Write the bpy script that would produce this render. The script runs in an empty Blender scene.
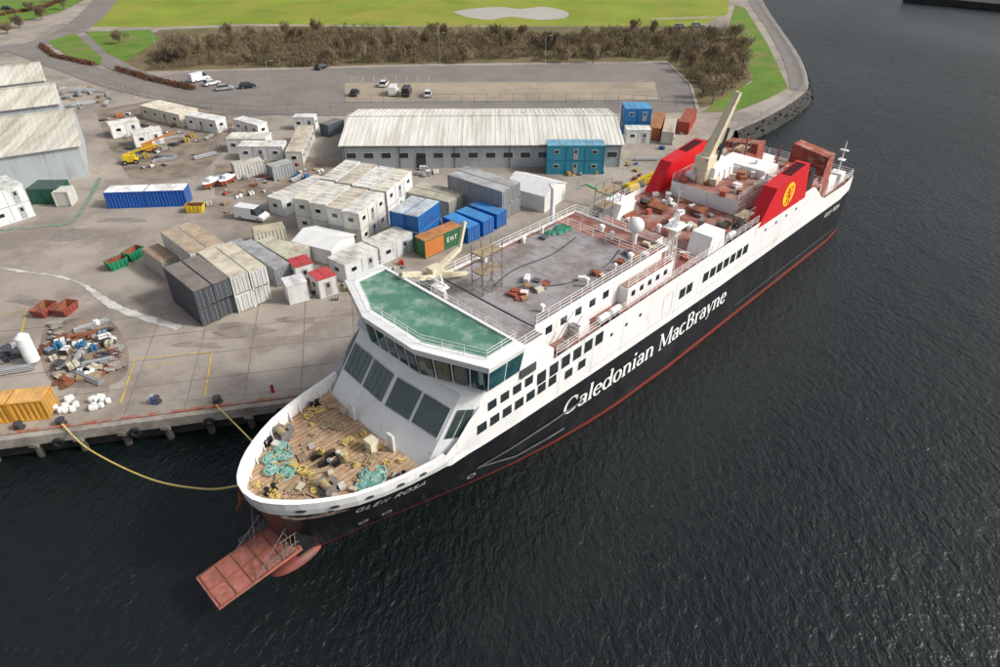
import bpy, math, random
import numpy as np
from mathutils import Vector
random.seed(7); rng=np.random.default_rng(7)
sc=bpy.context.scene
col=sc.collection
# ------------------------------------------------------------------ image pixels to world positions
F=666.7; TH=math.radians(35); CH=50.0; ST=math.sin(TH); CT=math.cos(TH)
def U(u,v,z=3.0):  # projects an image pixel onto the horizontal plane at height z
    x=(u-500)/F; y=(333.5-v)/F
    t=(CH-z)/(ST-y*CT)
    return (x*t,(CT+y*ST)*t)
OX,OY=-20.8,34.2; AX,AY=.70,.714
nrm=math.hypot(AX,AY); AX/=nrm; AY/=nrm
SHYAW=math.atan2(AY,AX)
def SW(s,w,z=0): return (OX+AX*s+AY*w, OY+AY*s-AX*w, z)
# ------------------------------------------------------------------ materials
def mk(name,c,rough=.7,metal=0,var=.18,sc_=.6,c2=None,sc2=.25,thr=.55,soft=.08,vec=(1,1,1),bump=0,bsc=6,spec=.4,vec2=None):
    m=bpy.data.materials.new(name); m.use_nodes=True
    nt=m.node_tree; N=nt.nodes; L=nt.links; N.clear()
    out=N.new('ShaderNodeOutputMaterial'); p=N.new('ShaderNodeBsdfPrincipled')
    L.new(p.outputs[0],out.inputs[0])
    g=N.new('ShaderNodeNewGeometry')
    def mapped(v):
        q=N.new('ShaderNodeVectorMath'); q.operation='MULTIPLY'; q.inputs[1].default_value=v
        L.new(g.outputs['Position'],q.inputs[0]); return q.outputs[0]
    n1=N.new('ShaderNodeTexNoise'); n1.inputs['Scale'].default_value=sc_; n1.inputs['Detail'].default_value=7; n1.inputs['Roughness'].default_value=.65
    L.new(mapped(vec),n1.inputs['Vector'])
    mr=N.new('ShaderNodeMapRange'); mr.inputs[1].default_value=.3; mr.inputs[2].default_value=.7
    mr.inputs[3].default_value=1-var; mr.inputs[4].default_value=1+var
    L.new(n1.outputs[0],mr.inputs[0])
    sm=N.new('ShaderNodeVectorMath'); sm.operation='SCALE'; sm.inputs[0].default_value=c[:3]
    L.new(mr.outputs[0],sm.inputs['Scale']); colr=sm.outputs[0]
    if c2 is not None:
        n2=N.new('ShaderNodeTexNoise'); n2.inputs['Scale'].default_value=sc2; n2.inputs['Detail'].default_value=9; n2.inputs['Roughness'].default_value=.7
        L.new(mapped(vec2 or vec),n2.inputs['Vector'])
        m2=N.new('ShaderNodeMapRange'); m2.inputs[1].default_value=thr-soft; m2.inputs[2].default_value=thr+soft
        L.new(n2.outputs[0],m2.inputs[0])
        mx=N.new('ShaderNodeMix'); mx.data_type='RGBA'
        L.new(m2.outputs[0],mx.inputs[0]); L.new(colr,mx.inputs[6]); mx.inputs[7].default_value=(*c2[:3],1)
        colr=mx.outputs[2]
    L.new(colr,p.inputs['Base Color'])
    p.inputs['Roughness'].default_value=rough; p.inputs['Metallic'].default_value=metal
    p.inputs['Specular IOR Level'].default_value=spec
    if bump:
        n3=N.new('ShaderNodeTexNoise'); n3.inputs['Scale'].default_value=bsc; n3.inputs['Detail'].default_value=5
        L.new(g.outputs['Position'],n3.inputs['Vector'])
        b=N.new('ShaderNodeBump'); b.inputs['Strength'].default_value=bump; b.inputs['Distance'].default_value=.05
        L.new(n3.outputs[0],b.inputs['Height']); L.new(b.outputs[0],p.inputs['Normal'])
    return m
DIRT=(.10,.075,.05); RUST=(.16,.06,.025)
m_hullblk=mk('hull_black_paint',(.010,.011,.014),.30,0,.4,.3,(.030,.032,.037),.5,.6,.12,vec=(1,1,.25))
m_red=mk('boot_red',(.22,.035,.022),.6,0,.3,.5,(.10,.03,.02),.5,.55)
m_white=mk('ship_white',(.80,.80,.79),.4,0,.05,.4,(.60,.51,.43),1.1,.65,.07,vec=(1,1,.2))
m_white2=mk('white_clean',(.82,.82,.81),.4,0,.04,.5)
m_green=mk('deck_green',(.085,.22,.15),.5,0,.25,.6,(.28,.36,.30),.6,.57,.09)
m_grey=mk('deck_grey',(.31,.295,.30),.7,0,.16,.4,(.19,.15,.135),.35,.53,.1)
m_reddeck=mk('deck_red',(.27,.095,.075),.7,0,.25,.5,(.36,.26,.22),.5,.55,.1)
m_rust=mk('rust',(.26,.09,.045),.8,0,.35,1.0,(.10,.045,.03),.8,.55)
m_fore=mk('foredeck_boards',(.38,.25,.15),.8,0,.3,1.1,(.50,.38,.26),1.0,.53,.08)
m_funnel=mk('funnel_red',(.60,.014,.02),.4,0,.08,.4)
m_lion=mk('lion_red',(.70,.02,.015),.5,0,.03,.4)
m_blk=mk('black_paint',(.012,.012,.013),.5,0,.3,1)
m_glass=mk('dark_glass',(.012,.02,.022),.08,0,.3,.8,spec=.8)
m_bglass=mk('bridge_glass',(.012,.075,.085),.06,0,.4,.6,spec=.8)
m_cream=mk('cream_paint',(.68,.62,.45),.6,0,.12,1,(.35,.22,.12),.9,.64)
m_pole=mk('galvanised_steel',(.42,.43,.44),.45,.3,.15,2)
m_scaf=mk('scaffold_steel',(.22,.20,.19),.6,.2,.3,2)
m_rope=mk('rope_yellow',(.62,.48,.15),.85,0,.2,4)
m_ropeb=mk('rope_tan',(.42,.32,.17),.9,0,.3,4)
m_ropeg=mk('rope_green',(.15,.34,.29),.9,0,.3,4,(.45,.52,.46),3,.56)
m_conc=mk('quay_concrete',(.34,.31,.27),.85,0,.2,.5,(.19,.16,.14),.35,.54,.1,bump=.3)
m_yard=mk('yard_surface',(.34,.295,.250),.78,0,.18,.12,(.225,.190,.160),.07,.54,.07,bump=.25,bsc=2)
m_yard2=mk('rough_gravel',(.29,.235,.185),.9,0,.35,.6,(.14,.115,.09),.3,.52,.08,bump=.6,bsc=3)
m_asph=mk('asphalt',(.185,.165,.150),.85,0,.14,.2,(.235,.205,.185),.06,.52,.1)
m_asph2=mk('worn_asphalt',(.34,.285,.21),.85,0,.12,.15,(.26,.215,.17),.08,.56,.08)
m_kerb=mk('kerb_stone',(.36,.34,.31),.85)
m_line=mk('line_white',(.5,.5,.48),.7,0,.3,2)
m_yline=mk('line_yellow',(.62,.43,.06),.7,0,.3,2,(.32,.26,.18),1.2,.55)
m_gline=mk('line_green',(.12,.24,.16),.8,0,.3,1,(.28,.25,.2),1,.52)
m_grass=mk('grass',(.18,.24,.018),.95,0,.25,.05,(.26,.25,.035),.035,.53,.10,bump=.5,bsc=1.5)
m_grass2=mk('verge_grass',(.10,.19,.018),.95,0,.25,.15,(.18,.175,.05),.1,.56,.08,bump=.5,bsc=1.5)
m_soil=mk('bare_soil',(.17,.125,.07),.95,0,.3,.2,(.11,.11,.035),.15,.52,.08)
m_tw=[mk('twig_brown',(.21,.155,.095),.9,0,.3,.10),mk('twig_olive',(.18,.15,.08),.9,0,.3,.10),mk('twig_dark',(.14,.105,.07),.9,0,.3,.10),mk('twig_pale',(.32,.26,.17),.9,0,.3,.2)]
m_hedge=mk('hedge_red_brown',(.17,.065,.035),.9,0,.4,.4)
m_bark=mk('bark',(.12,.09,.065),.9)
m_rock=mk('rock_armour',(.035,.034,.031),.9,0,.5,.6,bump=.6,bsc=2)
m_pond=mk('pond_painted_reflection',(.44,.41,.34),.3,0,.1,.05)  # pale tan base colour has the pond's surface reflection painted in
m_glint=mk('painted_glint',(.60,.58,.55),.35,0,.15,.4,(.36,.32,.28),.45,.54,.1)  # pale base colour, bright glare of wet ground painted in
m_roofc=mk('roof_weathered',(.66,.65,.60),.8,0,.16,1.2,(.44,.40,.32),.9,.58,.12,vec=(1,.06,.3))
m_roofg=mk('roof_grey_cream',(.54,.52,.46),.8,0,.2,.8,(.34,.29,.21),.6,.57,.1,vec=(1,.1,.3))
m_wallg=mk('wall_bluegrey',(.40,.44,.46),.7,0,.08,.6,(.28,.28,.27),.7,.6,vec=(1,1,.2))
m_tyre=mk('tyre',(.02,.02,.02),.9); m_rim=mk('rim',(.45,.46,.47),.3,.6)
m_lamp=mk('headlight_glass',(.7,.7,.68),.2); m_tail=mk('taillight',(.35,.01,.01),.3)
m_wood=mk('timber',(.36,.27,.17),.85,0,.3,1.5); m_dkgrey=mk('dark_steel',(.07,.07,.075),.6,.2,.3,1)
m_sheet=mk('white_tarp',(.74,.74,.72),.6,0,.1,.5)
m_slab=mk('slab',(.355,.31,.268),.8,0,.14,.12,(.25,.21,.18),.09,.55,.06,bump=.2)
_cc={}
def paint(c,rough=.55):
    k=tuple(round(x,3) for x in c)
    if k not in _cc:
        _cc[k]=mk('paint_%d'%len(_cc),c,rough,0,.14,.7,tuple(.5*a+.5*b for a,b in zip(c,RUST)),.9,.63,.07,vec=(1,1,.3))
    return _cc[k]
def roofm(c):
    k=('r',)+tuple(round(x,3) for x in c)
    if k not in _cc:
        _cc[k]=mk('roof_paint_%d'%len(_cc),c,.75,0,.2,.7,tuple(.45*a+.55*b for a,b in zip(c,DIRT)),.45,.57,.1)
    return _cc[k]
# ------------------------------------------------------------------ mesh builder
class B:
    def __init__(s): s.v=[];s.f=[];s.m=[]
    def add(s,vs,fs,m=0):
        o=len(s.v); s.v+= [tuple(x) for x in vs]
        for f in fs: s.f.append([o+i for i in f]); s.m.append(m)
    def bb(s,x0,x1,y0,y1,z0,z1,m=0):
        s.add([(x0,y0,z0),(x1,y0,z0),(x1,y1,z0),(x0,y1,z0),(x0,y0,z1),(x1,y0,z1),(x1,y1,z1),(x0,y1,z1)],
              [(0,3,2,1),(4,5,6,7),(0,1,5,4),(1,2,6,5),(2,3,7,6),(3,0,4,7)],m)
    def box(s,c,d,yaw=0,m=0,tilt=0):
        vs=[]
        for z in(-1,1):
            for x,y in((-1,-1),(1,-1),(1,1),(-1,1)):
                X,Y,Z=x*d[0]/2,y*d[1]/2,z*d[2]/2
                X,Z=X*math.cos(tilt)-Z*math.sin(tilt),X*math.sin(tilt)+Z*math.cos(tilt)
                vs.append((c[0]+X*math.cos(yaw)-Y*math.sin(yaw),c[1]+X*math.sin(yaw)+Y*math.cos(yaw),c[2]+Z))
        s.add(vs,[(0,3,2,1),(4,5,6,7),(0,1,5,4),(1,2,6,5),(2,3,7,6),(3,0,4,7)],m)
    def loft(s,P,Q,m=0,mt=None,mb=None):
        n=len(P); s.add(list(P)+list(Q),[(i,(i+1)%n,n+(i+1)%n,n+i) for i in range(n)],m)
        s.add(Q,[tuple(range(n))],m if mt is None else mt); s.add(P,[tuple(range(n-1,-1,-1))],m if mb is None else mb)
    def prism(s,poly,z0,z1,m=0,mt=None): s.loft([(x,y,z0) for x,y in poly],[(x,y,z1) for x,y in poly],m,mt)
    def tube(s,p,q,r,n=6,m=0,r2=None,cap=True):
        p=Vector(p);q=Vector(q);d=(q-p)
        if d.length<1e-6:return
        d.normalize(); a=d.orthogonal().normalized(); b=d.cross(a); r2=r if r2 is None else r2
        P=[];Q=[]
        for i in range(n):
            t=2*math.pi*i/n; o=a*math.cos(t)+b*math.sin(t); P.append(tuple(p+o*r));Q.append(tuple(q+o*r2))
        if cap: s.loft(P,Q,m)
        else: s.add(P+Q,[(i,(i+1)%n,n+(i+1)%n,n+i) for i in range(n)],m)
    def path(s,pts,r,n=6,m=0):
        for i in range(len(pts)-1): s.tube(pts[i],pts[i+1],r,n,m)
    def ball(s,c,r,m=0,nu=12,nv=7,sx=1,sy=1,sz=1,z0=-1):
        vs=[];fs=[]
        for j in range(nv+1):
            ph=-math.pi/2+math.pi*j/nv
            for i in range(nu):
                th=2*math.pi*i/nu
                vs.append((c[0]+r*sx*math.cos(ph)*math.cos(th),c[1]+r*sy*math.cos(ph)*math.sin(th),c[2]+r*sz*max(z0,math.sin(ph))))
        for j in range(nv):
            for i in range(nu): fs.append((j*nu+i,j*nu+(i+1)%nu,(j+1)*nu+(i+1)%nu,(j+1)*nu+i))
        s.add(vs,fs,m)
    def torus(s,c,R,r,m=0,n=14,k=6):
        vs=[];fs=[]
        for i in range(n):
            t=2*math.pi*i/n
            for j in range(k):
                q=2*math.pi*j/k; rr=R+r*math.cos(q)
                vs.append((c[0]+rr*math.cos(t),c[1]+rr*math.sin(t),c[2]+r*math.sin(q)))
        for i in range(n):
            for j in range(k): fs.append((i*k+j,((i+1)%n)*k+j,((i+1)%n)*k+(j+1)%k,i*k+(j+1)%k))
        s.add(vs,fs,m)
    def obj(s,name,mats,parent=None,loc=(0,0,0),yaw=0,smooth=False,label=None):
        me=bpy.data.meshes.new(name); me.from_pydata(s.v,[],s.f)
        for m in (mats if isinstance(mats,(list,tuple)) else [mats]): me.materials.append(m)
        me.polygons.foreach_set('material_index',s.m)
        if smooth: me.polygons.foreach_set('use_smooth',[True]*len(me.polygons))
        me.update()
        o=bpy.data.objects.new(name,me); col.objects.link(o); o.location=loc; o.rotation_euler=(0,0,yaw)
        if parent: o.parent=parent
        if label: o['label']=label
        return o
def tag(o,label,cat,group=None):
    o['label']=label; o['category']=cat
    if group: o['group']=group
    return o
def empty(name,loc,yaw=0):
    o=bpy.data.objects.new(name,None); col.objects.link(o); o.location=loc; o.rotation_euler=(0,0,yaw); o.empty_display_size=.5; return o
def struct(o): o['kind']='structure'; return o
def sheet(name,pts,z,mat):
    b=B(); b.add([(x,y,z) for x,y in pts],[tuple(range(len(pts)))]); return struct(b.obj(name,mat))
def strip(name,pts,w,z,mat,h=0):
    b=B(); n=len(pts); Ls=[];Rs=[]
    for i in range(n):
        a=Vector(pts[max(0,i-1)]);c=Vector(pts[min(n-1,i+1)]); d=(c-a).normalized(); q=Vector((-d.y,d.x))*w/2; p=Vector(pts[i])
        Ls.append(p+q);Rs.append(p-q)
    for i in range(n-1):
        if h: b.loft([(*Ls[i],z),(*Rs[i],z),(*Rs[i+1],z),(*Ls[i+1],z)],[(*Ls[i],z+h),(*Rs[i],z+h),(*Rs[i+1],z+h),(*Ls[i+1],z+h)])
        else: b.add([(*Ls[i],z),(*Rs[i],z),(*Rs[i+1],z),(*Ls[i+1],z)],[(0,1,2,3)])
    return struct(b.obj(name,mat))
def smoothpts(P,n=6):
    out=[]
    for i in range(len(P)-1):
        p0=P[max(0,i-1)];p1=P[i];p2=P[i+1];p3=P[min(len(P)-1,i+2)]
        for k in range(n):
            t=k/n
            out.append(tuple(.5*((2*b)+(-a+c)*t+(2*a-5*b+4*c-d)*t*t+(-a+3*b-3*c+d)*t**3) for a,b,c,d in zip(p0,p1,p2,p3)))
    out.append(P[-1]); return out
# ------------------------------------------------------------------ WATER
wm=bpy.data.materials.new('sea_water'); wm.use_nodes=True; nt=wm.node_tree; p=nt.nodes['Principled BSDF']
p.inputs['Base Color'].default_value=(.006,.010,.0105,1); p.inputs['Roughness'].default_value=.20; p.inputs['IOR'].default_value=1.37
g=nt.nodes.new('ShaderNodeNewGeometry')
def wn(scale,vec,det=4,dist=.6,rot=0):
    mp=nt.nodes.new('ShaderNodeMapping'); mp.inputs['Scale'].default_value=vec; mp.inputs['Rotation'].default_value=(0,0,rot)
    nt.links.new(g.outputs['Position'],mp.inputs['Vector'])
    n=nt.nodes.new('ShaderNodeTexNoise'); n.inputs['Scale'].default_value=scale; n.inputs['Detail'].default_value=det; n.inputs['Distortion'].default_value=dist
    nt.links.new(mp.outputs[0],n.inputs['Vector']); return n.outputs[0]
a=wn(1.5,(1,.55,1),6,.5,.5); b_=wn(.2,(1,.6,1),3,.5,.2); c_=wn(4.5,(1,.6,1),4,.4,.9)
def ma(op,x,y):
    q=nt.nodes.new('ShaderNodeMath'); q.operation=op
    for i,k in enumerate((x,y)):
        if isinstance(k,(int,float)): q.inputs[i].default_value=k
        else: nt.links.new(k,q.inputs[i])
    return q.outputs[0]
gust=wn(.02,(1,.5,1),3,.8,.4)
hgt=ma('ADD',ma('ADD',a,ma('MULTIPLY',b_,1.2)),ma('MULTIPLY',c_,.3))
bp=nt.nodes.new('ShaderNodeBump'); bp.inputs['Distance'].default_value=.62
nt.links.new(ma('ADD',ma('MULTIPLY',gust,.8),.15),bp.inputs['Strength'])
nt.links.new(hgt,bp.inputs['Height']); nt.links.new(bp.outputs[0],p.inputs['Normal'])
sheet('water',[(-2500,-600),(2500,-600),(2500,3500),(-2500,3500)],0,wm)
# ------------------------------------------------------------------ LAND
q0=Vector(U(0,434)); q1=Vector(U(290,396)); qd=(q1-q0).normalized()
bs=Vector(SW(0,-10)[:2]); bd_=Vector((AX,AY))
den=qd.x*bd_.y-qd.y*bd_.x; tt=((bs.x-q0.x)*bd_.y-(bs.y-q0.y)*bd_.x)/den
qc=q0+qd*tt; ql=q0-qd*140
sea=[tuple(x) for x in smoothpts([U(735,130),U(770,114),U(796,98),U(806,86),U(803,68),U(794,50),U(780,30),U(767,10),U(754,-15),U(740,-50)],5)]
landpts=[tuple(ql),tuple(qc),SW(86,-10)[:2]]+sea+[(260,900),(260,3000),(-2400,3000),(-2400,ql.y-100)]
b=B(); b.prism(landpts,-4,3.0,1,0)
struct(b.obj('ground',[m_yard,m_rock]))
nq=Vector((qd.y,-qd.x))
b=B(); P=[ql,qc,qc+nq*1.1,ql+nq*1.1]
b.prism([tuple(x) for x in P],1.9,3.02,0)
b.prism([tuple(x) for x in (ql+nq*.05,qc+nq*.05,qc+nq*.4,ql+nq*.4)],3.02,3.22,1)
struct(b.obj('quay_edge',[m_conc,mk('quay_kerb_red',(.34,.10,.06),.8,0,.3,1,(.30,.27,.23),.8,.5)]))
pm=mk('pile_dark',(.09,.08,.07),.9,0,.4,1)
first=None
for i in range(26):
    c=qc-qd*(3+i*4.2)+nq*.6
    if first is None:
        b=B(); b.tube((0,0,-4),(0,0,1.9),.38,10,0); b.bb(-.5,.5,-.5,.5,1.5,1.9,1); first=b.obj('quay_pile',[pm,m_conc],None,(c.x,c.y,0)); o=first
    else:
        o=first.copy(); o.location=(c.x,c.y,0); col.objects.link(o)
    tag(o,'round dark pile carrying the concrete quay edge','pile','quay piles')
for k in range(12):
    c=qc-qd*(5+k*7.3)+nq*1.25; b=B(); b.torus((0,0,0),.42,.17,0,14,8)
    o=b.obj('tyre_fender',m_tyre,None,(c.x,c.y,1.9)); o.rotation_euler=(math.pi/2,0,math.atan2(qd.y,qd.x)); tag(o,'black tyre fender hung on the quay face','fender','tyre fenders')
for u,v in((62,424),(218,402),(157,402),(20,428)):
    x,y=U(u,v); b=B(); b.tube((0,0,0),(0,0,.5),.3,10); b.tube((0,0,.5),(0,0,.7),.45,10); b.tube((0,0,0),(0,0,.06),.55,10)
    tag(b.obj('bollard',m_dkgrey,None,(x,y,3)),'squat dark mooring bollard on the quay','bollard','mooring bollards')
for u,v,c in((154,404,(.03,.07,.3)),(273,392,(.4,.02,.02)),(6,420,(.03,.07,.3))):
    x,y=U(u,v); b=B(); b.tube((0,0,0),(0,0,1.1),.18,10,0); b.tube((0,0,1.1),(0,0,1.2),.24,10,1)
    tag(b.obj('life_ring_post',[paint(c),m_pole],None,(x,y,3)),'short painted marker post on the quay edge','post')
sheet('grass_field',[U(92,27),U(160,27),U(250,24),U(430,26),U(700,26),U(728,14),U(735,-50),(180,900),(150,1500),(-1500,1500),(-900,600),U(-300,-60),U(40,-60),U(110,-15),U(100,5)],3.02,m_grass)
sheet('car_park_surface',[U(150,78),U(190,72),U(420,66),U(668,63),U(690,85),U(697,112),U(640,114),U(560,112),U(350,112),U(300,112),U(240,118),U(200,108),U(160,92)],3.03,m_asph)
sheet('parking_bay_patch',[U(345,83),U(655,82),U(658,100),U(345,102)],3.05,m_asph2)
sheet('soil_under_shrubs',[U(130,72),U(190,70),U(420,64),U(668,61),U(692,84),U(700,108),U(720,104),U(752,80),U(745,30),U(700,26),U(430,27),U(250,26),U(160,30),U(120,50)],3.04,m_soil)
sheet('verge_grass',[U(703,112),U(735,112),U(770,98),U(788,88),U(768,45),U(745,8),U(735,5),U(728,28),U(748,55),U(752,82),U(715,102)],3.055,m_grass2)
strip('coast_path',smoothpts([U(799,90),U(791,62),U(774,32),U(754,2),U(740,-30)]),4.0,3.07,mk('path_grey',(.20,.18,.165),.85))
strip('road',smoothpts([U(-60,72),U(-10,52),U(45,42),U(80,25),U(103,3),U(120,-20),U(150,-60)]),10,3.06,m_asph)
strip('road',smoothpts([U(20,48),U(60,62),U(110,80),U(170,95),U(260,108),U(350,110)]),9,3.08,m_asph)
strip('road',smoothpts([U(78,36),U(110,62),U(150,80)]),6,3.09,m_asph)
sheet('verge_grass',[U(48,42),U(75,33),U(102,58),U(100,66),U(70,58)],3.10,m_grass2)
sheet('verge_grass',[U(85,32),U(150,30),U(160,40),U(125,62),U(108,54)],3.11,m_grass2)
sheet('verge_grass',[U(-40,30),U(20,22),U(60,12),U(85,0),U(70,-10),U(-60,5)],3.11,m_grass2)
sheet('pond',[tuple(x) for x in smoothpts([U(453,12),U(470,9),U(500,7),U(520,9),U(545,7),U(567,12),U(565,18),U(540,20),U(510,17),U(490,20),U(466,17),U(453,12)],4)[:-1]],3.06,m_pond)
sheet('foot_path',[U(728,18),U(650,20),U(650,18.5),U(728,16)],3.07,m_asph2)
for P_ in ([U(345,83),U(655,82)],[U(345,102),U(658,100)]): strip('kerb',P_,.25,3.04,m_kerb,.13)
strip('kerb',[U(190,72),U(420,66.5),U(668,63.5),U(690,85),U(697,111)],.3,3.03,m_kerb,.13)
for i in range(8): strip('parking_line',[U(352+i*11,76),U(351.5+i*11,82)],.10,3.07,m_line)
sheet('gravel_area',[U(95,110),U(170,98),U(235,118),U(225,150),U(200,175),U(165,180),U(130,178),U(110,150)],3.03,m_yard2)
sheet('gravel_area',[U(215,165),U(300,155),U(345,165),U(330,185),U(260,200),U(215,195)],3.035,m_yard2)
sheet('gravel_area',[tuple(x) for x in smoothpts([U(45,325),U(80,318),U(112,322),U(128,350),U(122,380),U(80,388),U(50,380),U(40,350),U(45,325)],4)[:-1]],3.03,m_yard2)
sheet('concrete_slab',[U(120,345),U(300,335),U(345,300),U(400,300),U(330,385),U(105,408)],3.02,m_slab)
m_damp=mk('damp_patch',(.20,.17,.145),.45,0,.25,.4,(.30,.26,.22),.5,.5,.12)
for cu,cv,ru,rv in((70,235,26,5),(240,330,30,6),(300,320,20,4),(120,220,22,3),(25,300,16,5),(200,345,24,4),(340,205,12,3)):
    sheet('damp_patch',[U(cu+ru*math.cos(t)*(1+.3*math.sin(3*t+cu)),cv+rv*math.sin(t)*(1+.35*math.cos(2*t+cv))) for t in [i*2*math.pi/22 for i in range(22)]],3.026,m_damp)
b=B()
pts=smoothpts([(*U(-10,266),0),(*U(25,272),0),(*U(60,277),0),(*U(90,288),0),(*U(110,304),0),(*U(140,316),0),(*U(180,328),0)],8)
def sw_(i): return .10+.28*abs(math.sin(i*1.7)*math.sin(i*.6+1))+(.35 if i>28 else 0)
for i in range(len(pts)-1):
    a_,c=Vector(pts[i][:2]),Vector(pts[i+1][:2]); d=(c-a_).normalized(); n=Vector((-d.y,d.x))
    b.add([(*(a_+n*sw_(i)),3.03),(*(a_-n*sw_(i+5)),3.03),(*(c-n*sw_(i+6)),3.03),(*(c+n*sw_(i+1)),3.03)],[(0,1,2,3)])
struct(b.obj('painted_wet_glint',m_glint))  # pale strip painted in place of light reflected off a wet streak
strip('yellow_marking',[U(121,403),U(135,359),U(212,352),U(205,396)],.22,3.045,m_yline)
strip('yellow_marking',[U(145,368),U(180,361)],.12,3.045,m_yline)
strip('yellow_marking',[U(-20,322),U(27,308),U(19,345)],.22,3.045,m_yline)
strip('green_walkway_marking',smoothpts([U(-20,232),U(45,226),U(72,222),U(88,200),U(100,178)]),.8,3.045,m_gline)
for i in range(9): strip('parking_line',[U(25+i*9,118+i*7),U(33+i*9,116+i*7)],.15,3.045,m_line)
jm=mk('slab_joint',(.19,.165,.14),.9)
for k in range(1,5): strip('slab_joint',[tuple(ql-nq*k*5),tuple(qc-nq*k*5)],.06,3.05,jm)
for k in range(4,40,6):
    a_=qc-qd*k; strip('slab_joint',[tuple(a_-nq*.5),tuple(a_-nq*20.5)],.05,3.055,jm)
b=B(); cc=[Vector(x) for x in sea]
def outn(i):
    d=(cc[min(len(cc)-1,i+1)]-cc[max(0,i-1)]).normalized(); return Vector((d.y,-d.x))
for i in range(len(cc)-1):
    n0,n1=outn(i),outn(i+1); A_=cc[i];C_=cc[i+1]
    b.add([(*A_,3.01),(*C_,3.01),(*(C_+n1*.5),3.01),(*(A_+n0*.5),3.01)],[(0,3,2,1)],1)
    b.add([(*(A_+n0*.5),3.01),(*(C_+n1*.5),3.01),(*(C_+n1*2.4),-.6),(*(A_+n0*2.4),-.6)],[(0,3,2,1)],0)
for i in range(len(cc)-1):
    L_=(cc[i+1]-cc[i]).length; n=outn(i)
    for k in range(int(L_*1.8)):
        q=cc[i].lerp(cc[i+1],random.random()); t=random.random(); q=q+n*(.7+t*2.0); r=random.uniform(.12,.32)
        b.ball((q.x,q.y,2.8-t*3.1),r,0,6,4,random.uniform(.8,1.5),random.uniform(.8,1.3),random.uniform(.6,1))
struct(b.obj('rock_shore',[m_rock,m_conc]))
def fence(name,pts,h,step,mat,label,z=3.0,rails=2):
    b=B()
    for i in range(len(pts)-1):
        a_,c=Vector(pts[i]),Vector(pts[i+1]); n=max(1,int((c-a_).length/step))
        for k in range(n):
            q=a_.lerp(c,k/n); b.tube((q.x,q.y,z),(q.x,q.y,z+h),.05,4)
        for r in range(rails): b.tube((*a_,z+h*(r+1)/rails),(*c,z+h*(r+1)/rails),.035,4)
    return tag(b.obj(name,mat),label,'fence')
fence('fence',[tuple(Vector(x)-outn(i)*.6) for i,x in enumerate(sea)],1.2,2,m_pole,'grey steel railing along the sea wall',rails=3)
fence('fence',[U(345,104),U(500,103),U(618,103),U(690,108)],2.2,3,m_scaf,'dark mesh fence behind the long building')
fence('fence',[U(90,80),U(140,100),U(200,112),U(260,116),U(345,112)],2.2,3,m_scaf,'yard boundary fence of dark posts and rails')
fence('fence',[U(213,155),U(228,120),U(236,112)],2.2,2.5,m_scaf,'dark fence between gravel and cabins')
b=B(); b.prism([U(905,-6),U(1060,8),U(1060,-3),U(915,-14)],-3,2.5,0,0); struct(b.obj('far_pier',m_rock))
# ------------------------------------------------------------------ VEGETATION
def inpoly(x,y,P):
    r=False;j=len(P)-1
    for i in range(len(P)):
        if (P[i][1]>y)!=(P[j][1]>y) and x<(P[j][0]-P[i][0])*(y-P[i][1])/(P[j][1]-P[i][1])+P[i][0]: r=not r
        j=i
    return r
def twigmesh(name,bushes,mats,per,parent=None,bl=(.5,1.3),bw=.09,mixf=.4):
    C=[]
    for (x,y,z,r,h) in bushes:
        n=per
        th=rng.uniform(0,2*np.pi,n); u=rng.uniform(0,1,n)**.5; hh=rng.uniform(.05,1,n)
        prof=np.sin(np.clip(hh*.85+.12,0,1)*np.pi)**.6
        px=x+np.cos(th)*u*r*prof; py=y+np.sin(th)*u*r*prof; pz=z+hh*h*(1-.25*u)
        C.append(np.stack([px,py,pz],1))
    C=np.concatenate(C); n=len(C)
    d=rng.normal(0,.4,(n,3)); d[:,2]=np.abs(rng.normal(.9,.3,n)); d/=np.linalg.norm(d,axis=1)[:,None]
    s=rng.normal(0,1,(n,3)); s=np.cross(d,s); s/=np.linalg.norm(s,axis=1)[:,None]
    L=rng.uniform(*bl,n)[:,None]; w=rng.uniform(.6,1.4,n)[:,None]*bw
    V=np.empty((n,4,3)); V[:,0]=C-d*L/2-s*w; V[:,1]=C-d*L/2+s*w; V[:,2]=C+d*L/2+s*w*.4; V[:,3]=C+d*L/2-s*w*.4
    me=bpy.data.meshes.new(name); me.vertices.add(4*n); me.vertices.foreach_set('co',V.reshape(-1))
    me.loops.add(4*n); me.loops.foreach_set('vertex_index',np.arange(4*n,dtype=np.int32))
    me.polygons.add(n); me.polygons.foreach_set('loop_start',np.arange(0,4*n,4,dtype=np.int32))
    for m in mats: me.materials.append(m)
    mi=np.repeat(rng.choice(len(mats),len(bushes)),per); flip=rng.random(n)<mixf; mi[flip]=rng.choice(len(mats),flip.sum())
    me.polygons.foreach_set('material_index',mi.astype(np.int32)); me.update(calc_edges=True); me.validate()
    o=bpy.data.objects.new(name,me); col.objects.link(o)
    if parent:o.parent=parent
    return o
belt=[U(150,70),U(230,66),U(300,68),U(360,63),U(420,64),U(500,60),U(560,62),U(620,58),U(668,60),U(690,78),U(702,100),U(716,100),U(748,74),U(742,34),U(700,34),U(640,30),U(560,36),U(500,31),U(430,36),U(340,32),U(250,38),U(170,40),U(150,55)]
xs=[p[0] for p in belt]; ys=[p[1] for p in belt]; bu=[]
while len(bu)<2100:
    x,y=random.uniform(min(xs),max(xs)),random.uniform(min(ys),max(ys))
    if inpoly(x,y,belt): bu.append((x,y,3,random.uniform(1.0,1.9),max(1.0,random.uniform(1.4,3.2)+1.5*(math.sin(x*.11)*math.sin(y*.17+x*.05)))))
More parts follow.
